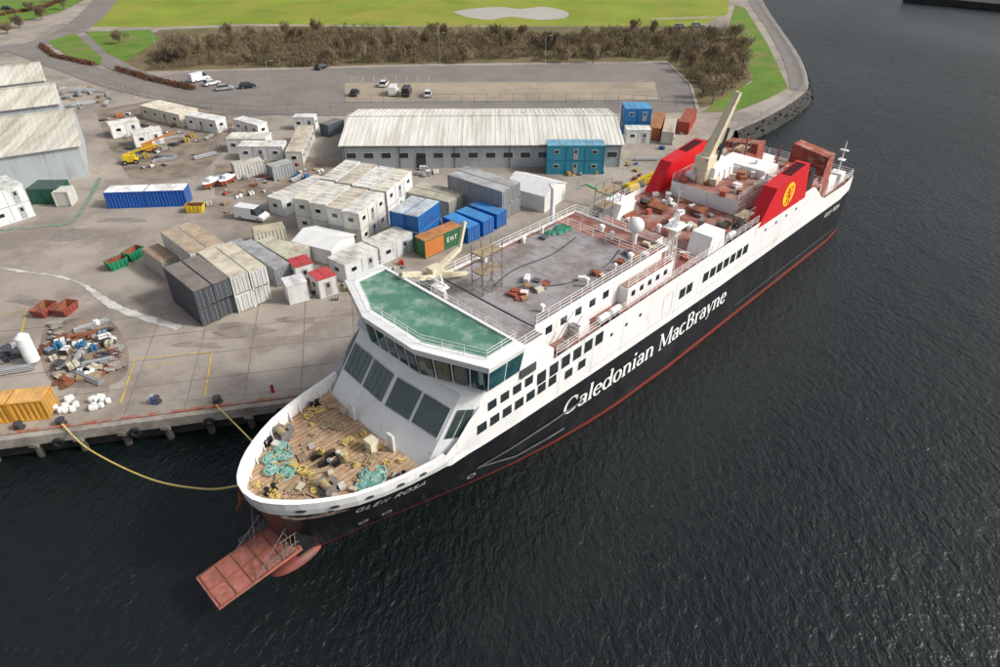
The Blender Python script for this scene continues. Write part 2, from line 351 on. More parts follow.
o=twigmesh('shrub_belt',bu,m_tw[:3],72,None,(.4,1.2),.045,.8); o['kind']='stuff'; o['label']='dense leafless brown shrub thicket beside the car park'; o['category']='shrubs'
def tree(x,y,h,r,mats,label):
    e=empty('tree',(x,y,3)); b=B()
    b.tube((0,0,-.2),(0,0,h*.35),.16,6,0,.11)
    for i in range(9):
        t=random.uniform(0,6.28); k=random.uniform(.25,.5)*h
        m_=(math.cos(t)*r*.45,math.sin(t)*r*.45,k+h*.22); b.tube((0,0,k*.7),m_,.07,4,0,.045)
        for j in range(3):
            t2=t+random.uniform(-.7,.7); q=(math.cos(t2)*r*.85,math.sin(t2)*r*.85,min(h,m_[2]+random.uniform(.1,.35)*h)); b.tube(m_,q,.045,4,0,.015)
    b.obj('trunk',m_bark,e)
    cl=[(random.gauss(0,r*.35),random.gauss(0,r*.35),h*random.uniform(.25,.6),r*.55,h*.42) for _ in range(7)]
    twigmesh('crown',cl,mats,150,e,(.4,1.1),.04)
    tag(e,label,'tree','bare trees')
for u,v in((702,98),(712,104),(722,96),(735,88),(742,70),(708,84),(690,72),(728,78),(745,52),(735,40),(715,60),(698,60)):
    x,y=U(u,v); tree(x,y,random.uniform(5,7.5),random.uniform(2.2,3.2),[m_tw[0],m_tw[3],m_tw[3]],'leafless pale brown tree at the thicket edge')
for i in range(44):
    u=165+i*11.8+random.uniform(-5,5); v=random.uniform(36,64)
    x,y=U(u,v); tree(x,y,random.uniform(4.2,6.8),random.uniform(1.5,2.6),random.choice([[m_tw[0],m_tw[1]],[m_tw[0],m_tw[3]],[m_tw[2],m_tw[0]]]),'leafless brown tree rising out of the thicket')
for u,v in((20,28),(42,20),(8,34),(64,10),(165,60),(120,44),(32,12),(50,2)):
    x,y=U(u,v); tree(x,y,random.uniform(3.5,6),2.3,[m_tw[1],m_tw[2]],'small leafless tree on a road verge')
def hedge(P,w,h,label):
    bs_=[]
    for i in range(len(P)-1):
        a_,c=Vector(P[i]),Vector(P[i+1]); n=int((c-a_).length/.8)
        for k in range(n):
            q=a_.lerp(c,k/n); bs_.append((q.x,q.y,2.9,w/2*random.uniform(.8,1.2),h*random.uniform(.8,1.1)))
    tag(twigmesh('hedge',bs_,[m_hedge,m_hedge,m_tw[2]],70,None,(.3,.7),.1),label,'hedge')
hedge([U(42,47),U(55,57),U(96,66)],2.5,1.4,'low red brown hedge beside the road')
hedge([U(118,70),U(150,80),U(195,90)],2.5,1.5,'low red brown hedge at the car park corner')
hedge([U(0,16),U(45,8),U(70,-2)],2.5,1.6,'low dark hedge by the road')
# ------------------------------------------------------------------ BUILDINGS
def orient(u1,v1,u2,v2,z):
    a_=Vector(U(u1,v1,z)); c=Vector(U(u2,v2,z)); d=c-a_; return ((a_+c)/2,math.atan2(d.y,d.x),d.length)
def gable(name,u1,v1,u2,v2,W,He,Hr,mw,mr,label,cat,win=True,wstep=4,roofrib=True):
    c,yaw,L=orient(u1,v1,u2,v2,3+Hr)
    e=empty(name,(c.x,c.y,3),yaw); tag(e,label,cat)
    b=B(); h=W/2
    P=[(-L/2,-h,0),(-L/2,h,0),(-L/2,h,He),(-L/2,0,Hr-.05),(-L/2,-h,He)]; Q=[(L/2,y,z) for _,y,z in P]
    b.loft(P,Q); b.obj('wall',mw,e)
    b=B(); ov=.5 if W>10 else .15; k=(Hr-He)/h
    for sg in(-1,1):
        y1=sg*(h+ov); z1=He-ov*k
        b.loft([(-L/2-ov,0,Hr),(L/2+ov,0,Hr),(L/2+ov,y1,z1),(-L/2-ov,y1,z1)],[(-L/2-ov,0,Hr+.15),(L/2+ov,0,Hr+.15),(L/2+ov,y1,z1+.15),(-L/2-ov,y1,z1+.15)])
        if roofrib:
            n=int(L/.9)
            for i in range(n+1):
                x=-L/2+L*i/n; b.add([(x-.05,0,Hr+.15),(x+.05,0,Hr+.15),(x+.05,y1,z1+.15),(x-.05,y1,z1+.15),(x,0,Hr+.22),(x,y1,z1+.22)],[(0,4,5,3),(4,1,2,5),(3,5,2)])
    b.box((0,0,Hr+.22),(L+1,.5,.14)) if W>10 else None
    b.obj('roof',mr,e)
    if win:
        n=int(L/wstep); bw=B(); bw.bb(-.9,.9,-.05,.05,-.5,.5,0); bw.bb(-.97,.97,-.03,.03,-.57,.57,1)
        base=None
        for i in range(n):
            x=-L/2+(i+.5)*L/n
            if base is None: base=bw.obj('window',[m_glass,m_white2],e); o=base
            else: o=base.copy(); col.objects.link(o); o.parent=e
            o.location=(x,-(h+.03),He*.55)
        for x in(-L*.22,L*.3):
            b=B(); b.bb(x-.9,x+.9,-h-.08,-h,0,2.3); b.obj('door',m_dkgrey,e)
        b=B(); b.tube((-L/2,-h-.55,He-.1),(L/2,-h-.55,He-.1),.1,6)
        for i in range(6): x=-L/2+.3+i*(L-.6)/5; b.tube((x,-h-.1,0),(x,-h-.1,He-.2),.07,6)
        b.obj('gutter',m_dkgrey,e)
    return e
gable('workshop_building',350,117,614,116,22,4.4,6.3,m_wallg,m_roofc,'long single-storey pale grey building with weathered cream roof','building',True,3.2)
gable('warehouse',-70,128,70,110,25,6,9,m_wallg,m_roofg,'large grey warehouse with weathered gabled roof','warehouse',False)
gable('warehouse',-70,98,53,84,12,6,8.5,m_wallg,m_roofg,'grey warehouse with weathered gabled roof behind another','warehouse',False)
gable('warehouse',-70,75,38,63,12,6,8.5,m_wallg,m_roofg,'smaller grey warehouse with weathered gabled roof','warehouse',False)
gable('tent',516,172,556,182,7,2.8,4.2,m_sheet,m_sheet,'white gabled marquee tent in the yard','tent',False,roofrib=False)
gable('tent',304,229,342,238,5.5,2.4,3.2,m_sheet,m_sheet,'white low tent between cabins','tent',False,roofrib=False)
# ------------------------------------------------------------------ CONTAINERS / CABINS
def container_at(c,yaw,L,W,H,z,colr,roofc,label,cat='shipping container',group='yard shipping containers'):
    b=B(); n=max(6,int(L/.55)); pitch=(L-.3)/n; d=.07
    side=[]
    for i in range(n):
        x=-L/2+.15+i*pitch; side+= [(x,0),(x+pitch*.3,0),(x+pitch*.5,d),(x+pitch*.8,d)]
    side.append((L/2-.15,0))
    poly=[(x,-W/2+.02+y) for x,y in side]+[(x,W/2-.02-y) for x,y in reversed(side)]
    b.prism(poly,.12,H-.1,0)
    for x in(-1,1):
        for y in(-1,1): b.bb(*sorted((x*L/2,x*(L/2-.16))),*sorted((y*W/2,y*(W/2-.16))),0,H-.001,0)
    for y in(-1,1):
        b.bb(-L/2+.16,L/2-.16,*sorted((y*W/2,y*(W/2-.12))),.02,.16,0); b.bb(-L/2+.16,L/2-.16,*sorted((y*W/2,y*(W/2-.1))),H-.14,H-.02,0)
    o=b.obj('shipping_container',paint(colr),None,(c.x,c.y,z),yaw)
    tag(o,label,cat,group)
    b=B(); b.bb(-L/2+.1,L/2-.1,-W/2+.05,W/2-.05,H-.1,H+.02)
    k=int(L/.6)
    for i in range(k): x=-L/2+.3+i*(L-.6)/k; b.bb(x,x+.2,-W/2+.2,W/2-.2,H+.02,H+.045)
    b.obj('roof',roofm(roofc),o)
    b=B()
    for y in(-1,1):
        b.bb(L/2-.1,L/2+.02,*sorted((y*.02,y*(W/2-.17))),.17,H-.16)
        for q in(.3,.75): b.tube((L/2+.06,y*W/2*q,.2),(L/2+.06,y*W/2*q,H-.2),.03,4,1)
    b.obj('door',[paint(tuple(min(.8,x*.85) for x in colr)),m_pole],o)
    return o
def stack(u1,v1,u2,v2,nw,nh,colr,roofc,label,H=2.6,W=2.45,split=1):
    c,yaw,L=orient(u1,v1,u2,v2,3+nh*H)
    d=Vector((math.cos(yaw),math.sin(yaw))); n=Vector((-d.y,d.x)); Ls=L/split
    for k in range(nh):
        for i in range(nw):
            sh=random.uniform(-.2,.2)
            for j in range(split):
                q=c+n*((i-(nw-1)/2)*(W+.12))+d*((j-(split-1)/2)*Ls+sh)
                f=random.uniform(.82,1.08); cj=tuple(min(.8,x*f) for x in colr)
                container_at(q,yaw,Ls-.08,W,H-.03,3+k*H,cj,roofc,label)
_wc={}
def cabin(u1,v1,u2,v2,W,nh,colr,roofc,label,H=2.7,wins=True,name='site_cabin'):
    c,yaw,L=orient(u1,v1,u2,v2,3+nh*H)
    e=empty(name,(c.x,c.y,3),yaw); tag(e,label,'cabin','yard site cabins')
    b=B(); b.bb(-L/2,L/2,-W/2,W/2,.12,nh*H)
    for k in range(nh+1):
        z=max(.1,k*H); b.bb(-L/2-.03,L/2+.03,-W/2-.03,W/2+.03,z-.1,z+(.03 if k<nh else -.02),1 if 0<k<nh else 0)
    n=max(1,round(L/3))
    for i in range(n+1):
        x=-L/2+i*L/n
        for y in(-1,1): b.bb(x-.05,x+.05,*sorted((y*W/2,y*(W/2+.04))),.15,nh*H-.12,1)
    b.obj('wall',[paint(colr),paint(tuple(x*.6 for x in colr))],e)
    b=B(); b.bb(-L/2-.06,L/2+.06,-W/2-.06,W/2+.06,nh*H,nh*H+.12)
    for i in range(1,int(L/1.2)): x=-L/2+i*1.2; b.bb(x-.04,x+.04,-W/2,W/2,nh*H+.12,nh*H+.16)
    b.obj('roof',roofm(roofc),e)
    if wins:
        if 'w' not in _wc:
            b=B(); b.bb(-.5,.5,-.02,.02,-.36,.36,1); b.bb(-.44,.44,-.035,.035,-.30,.30,0); me=b.obj('window',[m_glass,m_white2]); _wc['w']=me.data; bpy.data.objects.remove(me)
            b=B(); b.bb(-.42,.42,-.03,.03,0,2.0,0); b.bb(-.2,.2,-.045,.045,1.2,1.8,1); me=b.obj('door',[m_pole,m_glass]); _wc['d']=me.data; bpy.data.objects.remove(me)
        for k in range(nh):
            for i in range(n):
                x=-L/2+(i+.5)*L/n
                for y in(-1,1):
                    if y<0 and i==n//2: o=bpy.data.objects.new('door',_wc['d']); z=k*H+.15
                    else: o=bpy.data.objects.new('window',_wc['w']); z=k*H+1.6
                    o.location=(x,y*(W/2+.02),z); o.parent=e; col.objects.link(o)
            for x in(-1,1):
                o=bpy.data.objects.new('window',_wc['w']); o.location=(x*(L/2+.02),0,k*H+1.6); o.rotation_euler=(0,0,math.pi/2); o.parent=e; col.objects.link(o)
    return e
BL=(.02,.10,.42); WH=(.70,.70,.68); CR=(.55,.50,.38); GY=(.34,.35,.36); DG=(.085,.095,.11); TE=(.03,.24,.35)
stack(106,189,186,186.5,1,1,(.015,.11,.45),(.78,.78,.77),'blue shipping container with pale roof',H=2.9,split=2,W=3.0)
stack(180,260,211,284,2,2,DG,(.20,.175,.16),'dark grey shipping container in a stack',W=2.3)
stack(150,246,171,260,1,1,(.5,.46,.40),(.36,.26,.19),'pale container with rusty brown roof',H=2.9)
stack(176,226,207,248,2,2,(.66,.64,.60),(.42,.33,.24),'off-white container with rusty roof in a stack',W=2.3)
stack(214,246,248,272,2,2,(.70,.70,.68),(.56,.51,.40),'white container with cream roof in a stack',W=2.3)
stack(243,241,282,266,1,1,GY,(.34,.35,.36),'grey shipping container on the yard',H=2.8)
stack(264,238,296,257,1,1,(.48,.48,.42),(.48,.46,.36),'olive cream container on the yard',H=2.8)
stack(232,240,262,260,1,1,(.22,.26,.30),(.27,.29,.32),'slate grey container on the yard',H=2.6)
stack(252,230,284,224,1,1,(.58,.55,.45),(.48,.42,.30),'cream container with weathered roof')
stack(270,242,304,249,1,1,(.52,.52,.46),(.52,.48,.38),'cream container beside cabins',H=2.7)
cabin(274,199,322,177,3.3,1,WH,(.62,.60,.55),'long white cabin with pale roof')
A0,A1=(293,198),(345,160); C0,C1=(358,215),(412,172)
rc=[(.64,.61,.52),(.68,.67,.64),(.54,.49,.40),(.62,.60,.54)]; k_=0
for f in(.12,.37,.63,.88):
    for (g0,g1) in((0,.48),(.52,1)):
        L0=(A0[0]+(C0[0]-A0[0])*f,A0[1]+(C0[1]-A0[1])*f); L1=(A1[0]+(C1[0]-A1[0])*f,A1[1]+(C1[1]-A1[1])*f)
        p0=(L0[0]+(L1[0]-L0[0])*g0,L0[1]+(L1[1]-L0[1])*g0); p1=(L0[0]+(L1[0]-L0[0])*g1,L0[1]+(L1[1]-L0[1])*g1)
        cabin(*p0,*p1,2.75,2,[(.68,.68,.66),(.60,.61,.60),(.66,.64,.58),(.70,.70,.70)][k_%4],rc[(k_*3+k_//2)%4],'two-storey white site office with weathered roof'); k_+=1
cabin(336,262,369,246,3.5,1,(.64,.66,.65),(.66,.65,.61),'long white site cabin with many windows')
cabin(371,245,404,230,3.5,1,(.60,.62,.62),(.62,.61,.56),'long white site cabin with many windows')
cabin(291,264,309,259,2.8,1,(.66,.64,.62),(.48,.05,.06),'small white cabin with red roof')
cabin(313,277,331,271,2.8,1,(.66,.64,.62),(.50,.06,.07),'small white cabin with red roof')
cabin(284,283,304,278,2.4,1,WH,(.7,.7,.7),'plain white windowless cabin in the yard',wins=False)
stack(403,214,426,198,2,2,(.02,.14,.42),(.50,.55,.58),'blue container in a two-high stack')
stack(412,186,458,197,2,1,(.44,.44,.40),(.42,.40,.32),'grey cream container with mossy roof',H=2.8)
for (a1,b1,a2,b2) in((448,214,474,226),(460,208,488,219),(473,202,502,212)):
    stack(a1,b1,a2,b2,1,1,(.015,.15,.50),(.05,.24,.55),'bright blue container near the berth',H=2.6)
stack(457,170,512,187,2,2,(.30,.31,.32),(.38,.38,.39),'grey container in a two-high stack')
cabin(547,143,604,143,3.2,2,TE,(.16,.36,.48),'two-storey teal blue site office beside the long building')
cabin(624,106,650,106,4.5,2,(.02,.18,.45),(.08,.30,.56),'two-storey blue site office beside the berth')
cabin(626,128,650,128,3,1,WH,(.66,.66,.64),'small white cabin near the blue office')
stack(655,128,660,112,1,1,(.40,.12,.04),(.4,.18,.08),'orange rusty container near the berth')
stack(668,132,672,116,1,1,(.5,.48,.42),(.5,.45,.35),'pale container near the berth')
stack(684,122,692,108,1,1,(.35,.05,.03),(.35,.10,.06),'dark red container near the berth')
cabin(108,124,137,119,3,1,WH,(.7,.69,.64),'white cabin with pale flat roof')
cabin(131,133,160,128,3,1,WH,(.66,.64,.60),'white cabin with pale flat roof')
cabin(149,103,188,112,5,1,(.60,.55,.45),(.66,.61,.50),'cream cabin with pale flat roof')
cabin(190,114,220,119,3,1,WH,(.66,.66,.64),'white cabin with pale flat roof')
cabin(229,136,268,136,4,1,WH,(.64,.62,.56),'white cabin with stained roof')
cabin(240,144,284,144,3.4,1,WH,(.66,.64,.60),'white cabin with stained roof')
cabin(293,152,306,126,3,1,(.58,.56,.51),(.56,.50,.40),'cream cabin with weathered roof')
cabin(294,116,315,116,2.6,1,WH,(.68,.68,.66),'small white cabin by the fence')
cabin(238,118,262,124,2.6,1,WH,(.66,.66,.64),'small white cabin by the fence')
cabin(-28,192,14,180,6,2,(.60,.65,.63),(.62,.62,.58),'two-storey pale site office beside the warehouse')
stack(40,189,53,179,2,1,(.02,.10,.07),(.07,.11,.10),'dark green container beside the warehouse',H=2.8)
stack(59,192,66,185,1,1,(.5,.5,.46),(.55,.55,.5),'pale small container beside green containers',H=2.6)
stack(-30,400,46,393,1,1,(.66,.33,.05),(.62,.36,.12),'orange container at the quay edge',H=2.5,split=2)
stack(324,124,340,118,1,1,(.10,.12,.14),(.2,.2,.2),'dark container by the boundary fence')
stack(232,164,262,158,1,1,(.55,.54,.50),(.55,.52,.45),'pale container on gravel',H=2.6)
stack(268,166,290,160,1,1,(.30,.32,.34),(.4,.4,.38),'grey container standing on the gravel',H=2.6)
def skip(u,v,yaw,L,W,H,colr,label):
    x,y=U(u,v); b=B(); t=.3
    outer0=[(-L/2+t,-W/2+.1,0),(L/2-t,-W/2+.1,0),(L/2-t,W/2-.1,0),(-L/2+t,W/2-.1,0)]
    outer1=[(-L/2,-W/2,H),(L/2,-W/2,H),(L/2,W/2,H),(-L/2,W/2,H)]
    b.add(outer0+outer1,[(3,2,1,0),(0,1,5,4),(1,2,6,5),(2,3,7,6),(3,0,4,7)])
    i0=[(-L/2+t+.1,-W/2+.2,.12),(L/2-t-.1,-W/2+.2,.12),(L/2-t-.1,W/2-.2,.12),(-L/2+t+.1,W/2-.2,.12)]
    i1=[(-L/2+.1,-W/2+.1,H),(L/2-.1,-W/2+.1,H),(L/2-.1,W/2-.1,H),(-L/2+.1,W/2-.1,H)]
    b.add(i0+i1,[(0,1,2,3),(0,4,5,1),(1,5,6,2),(2,6,7,3),(3,7,4,0)],1)
    b.add(outer1+i1,[(0,1,5,4),(1,2,6,5),(2,3,7,6),(3,0,4,7)])
    for i in range(4):
        xx=-L/2+.5+i*(L-1)/3
        for sg in(-1,1): b.bb(xx-.06,xx+.06,*sorted((sg*(W/2-.02),sg*(W/2+.07))),.3,H)
    tag(b.obj('skip',[paint(colr),m_rust],None,(x,y,3),yaw),label,'skip','waste skips')
skip(118,267,.9,2.8,1.7,1.3,(.02,.22,.11),'open green waste skip in the yard')
skip(135,258,1.2,2.8,1.7,1.4,(.02,.22,.11),'open green waste skip in the yard')
skip(46,313,1.4,2.8,1.9,1.1,(.28,.07,.05),'open rusty red waste skip')
skip(67,312,1.4,2.8,1.9,1.1,(.28,.07,.05),'open rusty red waste skip')
skip(196,211,.05,3.0,1.7,1.2,(.65,.48,.03),'open yellow waste skip in the yard')
skip(612,210,.6,3.4,2,1.4,(.03,.25,.12),'open green skip beside the berth')
x,y=U(34,362); b=B(); b.tube((0,0,.3),(0,0,3.6),.75,18); b.tube((0,0,3.6),(0,0,4.0),.75,18,0,.25)
for i in range(4): a_=math.pi/4+i*math.pi/2; b.tube((.6*math.cos(a_),.6*math.sin(a_),0),(.6*math.cos(a_),.6*math.sin(a_),.5),.07,6,1)
b.torus((0,0,1.4),.76,.03); b.torus((0,0,2.7),.76,.03); tag(b.obj('storage_tank',[m_white2,m_dkgrey],None,(x,y,3)),'upright white cylindrical tank on legs','tank')
def scatter(make,poly,n,name,label,cat,group,mats,variants=3,smin=.6,smax=1.05):
    P=[U(*q) for q in poly]; xs=[p[0] for p in P]; ys=[p[1] for p in P]; protos=[]
    k=0
    for _ in range(4000):
        if k>=n:break
        x,y=random.uniform(min(xs),max(xs)),random.uniform(min(ys),max(ys))
        if not inpoly(x,y,P): continue
        if len(protos)<variants:
            b=B(); make(b); o=b.obj(name,mats,None,(x,y,3.05),random.uniform(0,3.14)); protos.append(o)
        else:
            o=random.choice(protos).copy(); o.location=(x,y,3.05); o.rotation_euler=(0,0,random.uniform(0,3.14)); col.objects.link(o)
        s_=random.uniform(smin,smax); o.scale=(s_,s_,s_)
        tag(o,label,cat,group); k+=1
def mk_pallet(b):
    h=0
    for j in range(random.randint(1,5)):
        for i in range(5): b.bb(-.6,.6,-.5+i*.22,-.36+i*.22,h+.1,h+.13)
        for y in(-.45,0,.4): b.bb(-.6,.6,y,y+.08,h,h+.1)
        h+=.14
def mk_pipes(b):
    L=random.uniform(2.5,5)
    for j in range(3):
        for i in range(5-j): b.tube((-L/2,(i-2+j*.5)*.2,.15+j*.17),(L/2+random.uniform(-.3,.3),(i-2+j*.5)*.2,.15+j*.17),.085,7)
    for x in(-L*.3,L*.3): b.bb(x-.06,x+.06,-.6,.6,0,.06,1)
def mk_crate(b):
    s_=random.uniform(.4,.8); b.bb(-s_,s_,-s_*.7,s_*.7,.1,s_*1.1,0)
    for x in(-s_,0,s_): b.bb(x-.05,x+.05,-s_*.7-.03,s_*.7+.03,0,s_*1.1+.03,1)
def mk_drum(b):
    for dx,dy in((0,0),(.65,.1),(.3,.6)):
        b.tube((dx,dy,0),(dx,dy,.9),.29,12); b.torus((dx,dy,.3),.29,.02); b.torus((dx,dy,.6),.29,.02)
def mk_plates(b):
    for i in range(6): b.box((random.gauss(0,.3),random.gauss(0,.3),.05+i*.07),(random.uniform(.6,2.2),random.uniform(.3,1.1),.05),random.uniform(-1,1))
def mk_bag(b):
    for i in range(3):
        cx,cy,a_=random.uniform(-.8,.8),random.uniform(-.8,.8),random.uniform(0,1.5); pr=[(.38,0),(.47,.25),(.46,.6),(.30,.8)]
        R=[[(cx+r*math.cos(a_+t*math.pi/4)*(1 if t%2 else .85),cy+r*math.sin(a_+t*math.pi/4)*(1 if t%2 else .85),z) for t in range(8)] for r,z in pr]
        for k in range(3): b.loft(R[k],R[k+1])
D1=[(52,325),(105,322),(122,352),(116,378),(60,385),(45,350)]
D2=[(100,115),(170,105),(215,125),(205,170),(150,175),(115,150)]
D3=[(55,90),(105,85),(118,108),(70,110)]
D4=[(215,170),(300,160),(330,175),(280,200),(215,200)]
D5=[(60,402),(110,398),(112,409),(62,413)]
D6=[(560,178),(640,172),(690,125),(640,160),(560,170)]
D7=[(600,190),(640,175),(660,168),(620,205)]
D8=[(400,160),(450,158),(455,170),(420,180)]
D9=[(0,350),(26,346),(30,372),(0,380)]
D10=[(305,285),(345,285),(415,258),(420,262),(345,300),(310,300)]
D11=[(205,200),(290,205),(262,222),(200,218)]
for D,n in((D1,18),(D2,14),(D4,10),(D6,6),(D7,4),(D8,4),(D3,5),(D10,6),(D11,3)): scatter(mk_pallet,D,n,'pallet_stack','small stack of wooden pallets on the yard','pallets','pallet stacks',m_wood)
for D,n in((D1,5),(D2,12),(D3,20),(D4,6),(D6,5),(D9,5),(D8,4),(D10,2)): scatter(mk_pipes,D,n,'pipe_bundle','bundle of steel pipes on bearers','pipes','pipe bundles',[m_pole,m_wood])
for D,n,c in((D1,14,CR),(D1,10,WH),(D2,20,WH),(D2,6,(.5,.15,.04)),(D4,14,WH),(D6,8,BL),(D7,6,(.4,.1,.04)),(D8,8,WH),(D9,6,DG),(D1,5,(.2,.3,.4)),(D4,4,(.5,.08,.05)),(D3,4,GY),(D10,6,GY),(D10,4,WH),(D11,4,CR)):
    scatter(mk_crate,D,n,'crate','wooden-battened crate standing on the yard','crate','yard crates',[paint(c),m_dkgrey],smin=.4,smax=.95)
for D,n,c in((D1,3,(.03,.15,.3)),(D2,5,(.4,.3,.05)),(D4,5,(.03,.15,.3)),(D6,4,(.5,.3,.05)),(D10,3,(.5,.08,.05))): scatter(mk_drum,D,n,'oil_drum','three oil drums standing together','drum','oil drums',paint(c))
for mt,n in((m_rust,12),(m_conc,16),(m_dkgrey,10)): scatter(mk_plates,D1,n,'scrap_plate','loose pile of flat scrap plates','scrap','scrap piles',mt)
for D,n in((D2,10),(D4,5),(D3,5)): scatter(mk_plates,D,n,'scrap_plate','loose pile of flat scrap plates','scrap','scrap piles',random.choice([m_rust,m_dkgrey,m_conc]))
for D,n in((D5,8),(D1,4),(D4,3)): scatter(mk_bag,D,n,'bulk_bag','group of full white bulk bags','bag','bulk bags',m_sheet,smin=.6,smax=.8)
def lift(u,v,yaw,colr,label,elev=.25):
    x,y=U(u,v); e=empty('boom_lift',(x,y,3),yaw); tag(e,label,'boom lift','boom lifts')
    b=B(); b.bb(-1.3,1.3,-.9,.9,.5,.9); b.bb(-1.2,.9,-.8,.8,.95,1.7); b.obj('chassis',paint(colr),e)
    for i,(a_,c) in enumerate(((-1,-1),(-1,1),(1,-1),(1,1))):
        b=B(); b.tube((a_*.95,c*.75,.45),(a_*.95,c*1.1,.45),.45,14); b.tube((a_*.95,c*1.1,.45),(a_*.95,c*1.13,.45),.22,10,1); b.obj('wheel',[m_tyre,m_rim],e)
    b=B(); p0=(-1,0,1.7); p1=(5,0,1.9+5*elev); b.tube(p0,p1,.2,4); b.tube(p1,(6,0,p1[2]-.6),.1,4); b.obj('boom',paint(colr),e)
    b=B()
    for z in(0,.55,1.1): b.path([(6,-.8,p1[2]-.9+z),(7,-.8,p1[2]-.9+z),(7,.8,p1[2]-.9+z),(6,.8,p1[2]-.9+z),(6,-.8,p1[2]-.9+z)],.04,4)
    b.bb(6,7,-.8,.8,p1[2]-.95,p1[2]-.9); b.obj('basket',m_pole,e)
YL=(.66,.48,.02)
lift(632,193,.5,YL,'yellow boom lift parked beside the berth'); lift(648,186,.2,YL,'yellow boom lift parked beside the berth')
lift(132,163,.3,YL,'yellow boom lift among stored materials'); lift(150,152,.5,(.5,.2,.03),'orange boom lift among stored materials'); lift(612,208,2.6,(.1,.4,.15),'green boom lift beside the berth')
# ------------------------------------------------------------------ VEHICLES
def mkcar(c):
    k=('c',)+c
    if k not in _cc: _cc[k]=mk('car_paint_%d'%len(_cc),c,.25,.1,.03,1,spec=.6)
    return _cc[k]
def car(u,v,yaw,colr,label,kind='car',z=3.05):
    x,y=U(u,v)
    S={'car':(4.3,1.78,.85,1.45),'van':(5.3,2.0,1.15,2.2)}[kind]; L,W,hb,ht=S; h=L/2
    e=empty('parked_'+kind,(x,y,z),yaw); tag(e,label,kind,'parked vehicles')
    b=B()
    if kind=='car': lo=[(-h,.35),(h,.35),(h,.6),(h-.9,.82),(-h+.3,.88),(-h,.75)]
    else: lo=[(-h,.35),(h,.35),(h,.8),(h-.7,1.15),(-h,1.2)]
    b.loft([(a_,-W/2,c) for a_,c in lo],[(a_,W/2,c) for a_,c in lo])
    if kind=='car': rf=[(-h+.75,W/2-.25),(h-1.75,W/2-.25)]
    else: rf=[(-h+.05,W/2-.12),(h-1.5,W/2-.15)]
    zr=ht; b.prism([(rf[0][0],-rf[0][1]),(rf[1][0],-rf[1][1]),(rf[1][0],rf[1][1]),(rf[0][0],rf[0][1])],zr-.06,zr)
    if kind=='van': b.loft([(-h,-W/2+.02,1.18),(h-2.1,-W/2+.02,1.18),(h-2.1,W/2-.02,1.18),(-h,W/2-.02,1.18)],[(-h+.06,-W/2+.12,zr-.05),(h-2.1,-W/2+.12,zr-.05),(h-2.1,W/2-.12,zr-.05),(-h+.06,W/2-.12,zr-.05)])
    b.obj('body',mkcar(colr),e)
    b=B()
    if kind=='car': b.loft([(-h+.15,-W/2+.06,.84),(h-1.0,-W/2+.06,.8),(h-1.0,W/2-.06,.8),(-h+.15,W/2-.06,.84)],[(-h+.78,-W/2+.26,zr-.055),(h-1.78,-W/2+.26,zr-.055),(h-1.78,W/2-.26,zr-.055),(-h+.78,W/2-.26,zr-.055)])
    else: b.loft([(h-2.12,-W/2+.05,1.16),(h-.75,-W/2+.05,1.12),(h-.75,W/2-.05,1.12),(h-2.12,W/2-.05,1.16)],[(h-2.12,-W/2+.14,zr-.06),(h-1.55,-W/2+.16,zr-.06),(h-1.55,W/2-.16,zr-.06),(h-2.12,W/2-.14,zr-.06)])
    b.obj('windscreen',m_glass,e)
    for a_ in(-h*.62,h*.62):
        for c in(-1,1):
            b=B(); b.tube((a_,c*(W/2-.2),.33),(a_,c*(W/2+.01),.33),.33,14); b.tube((a_,c*(W/2+.01),.33),(a_,c*(W/2+.03),.33),.2,10,1); b.obj('wheel',[m_tyre,m_rim],e)
    for c in(-1,1):
        b=B(); b.bb(h-.12,h+.02,*sorted((c*(W/2-.5),c*(W/2-.08))),.52,.68); b.obj('headlight',m_lamp,e)
        b=B(); b.bb(-h-.02,-h+.1,*sorted((c*(W/2-.35),c*(W/2-.06))),.6,.78); b.obj('taillight',m_tail,e)
CW=(.78,.78,.78); CS=(.38,.40,.43); CB=(.02,.022,.03)
car(253,219,-.30,CW,'white panel van parked in the yard','van')
for u,v,yw,c,l,k in((200,81,.9,CW,'white van in the car park','van'),(212,85,.9,CW,'white car in the car park','car'),(322,69,1.0,CB,'dark car by the car park edge','car'),
  (355,95,1.5,CB,'dark blue car in the car park','car'),(384,86,1.5,CW,'white car in the car park','car'),(394,94,1.55,CW,'white van in the car park','van'),(407,95,1.55,CB,'dark van in the car park','van'),(428,96,1.6,CW,'white car in the car park','car'),
  (697,27,.1,CS,'silver car beyond the thicket','car'),(680,28,.1,CS,'grey car beyond the thicket','car'),(8,10,.3,CB,'dark car on the far road','car'),(248,88,.4,CB,'dark car near the lamp post','car'),(452,163,1.2,CS,'grey car outside the long building','car'),(225,90,.5,CS,'silver car in the car park','car')): car(u,v,yw,c,l,k)
for u,v in((272,95),(545,66),(440,63),(600,85),(160,62)):
    x,y=U(u,v); b=B(); b.tube((0,0,0),(0,0,8),.07,6,0,.05); b.tube((0,0,8),(1.2,0,8.2),.04,5); b.tube((0,0,0),(0,0,.3),.16,8)
    o=b.obj('street_lamp',m_pole,None,(x,y,3)); tag(o,'tall thin grey street lamp by the car park','street lamp','car park lamps')
    b=B(); b.bb(1.1,1.8,-.14,.14,8.12,8.26); b.obj('lamp_head',m_pole,o)
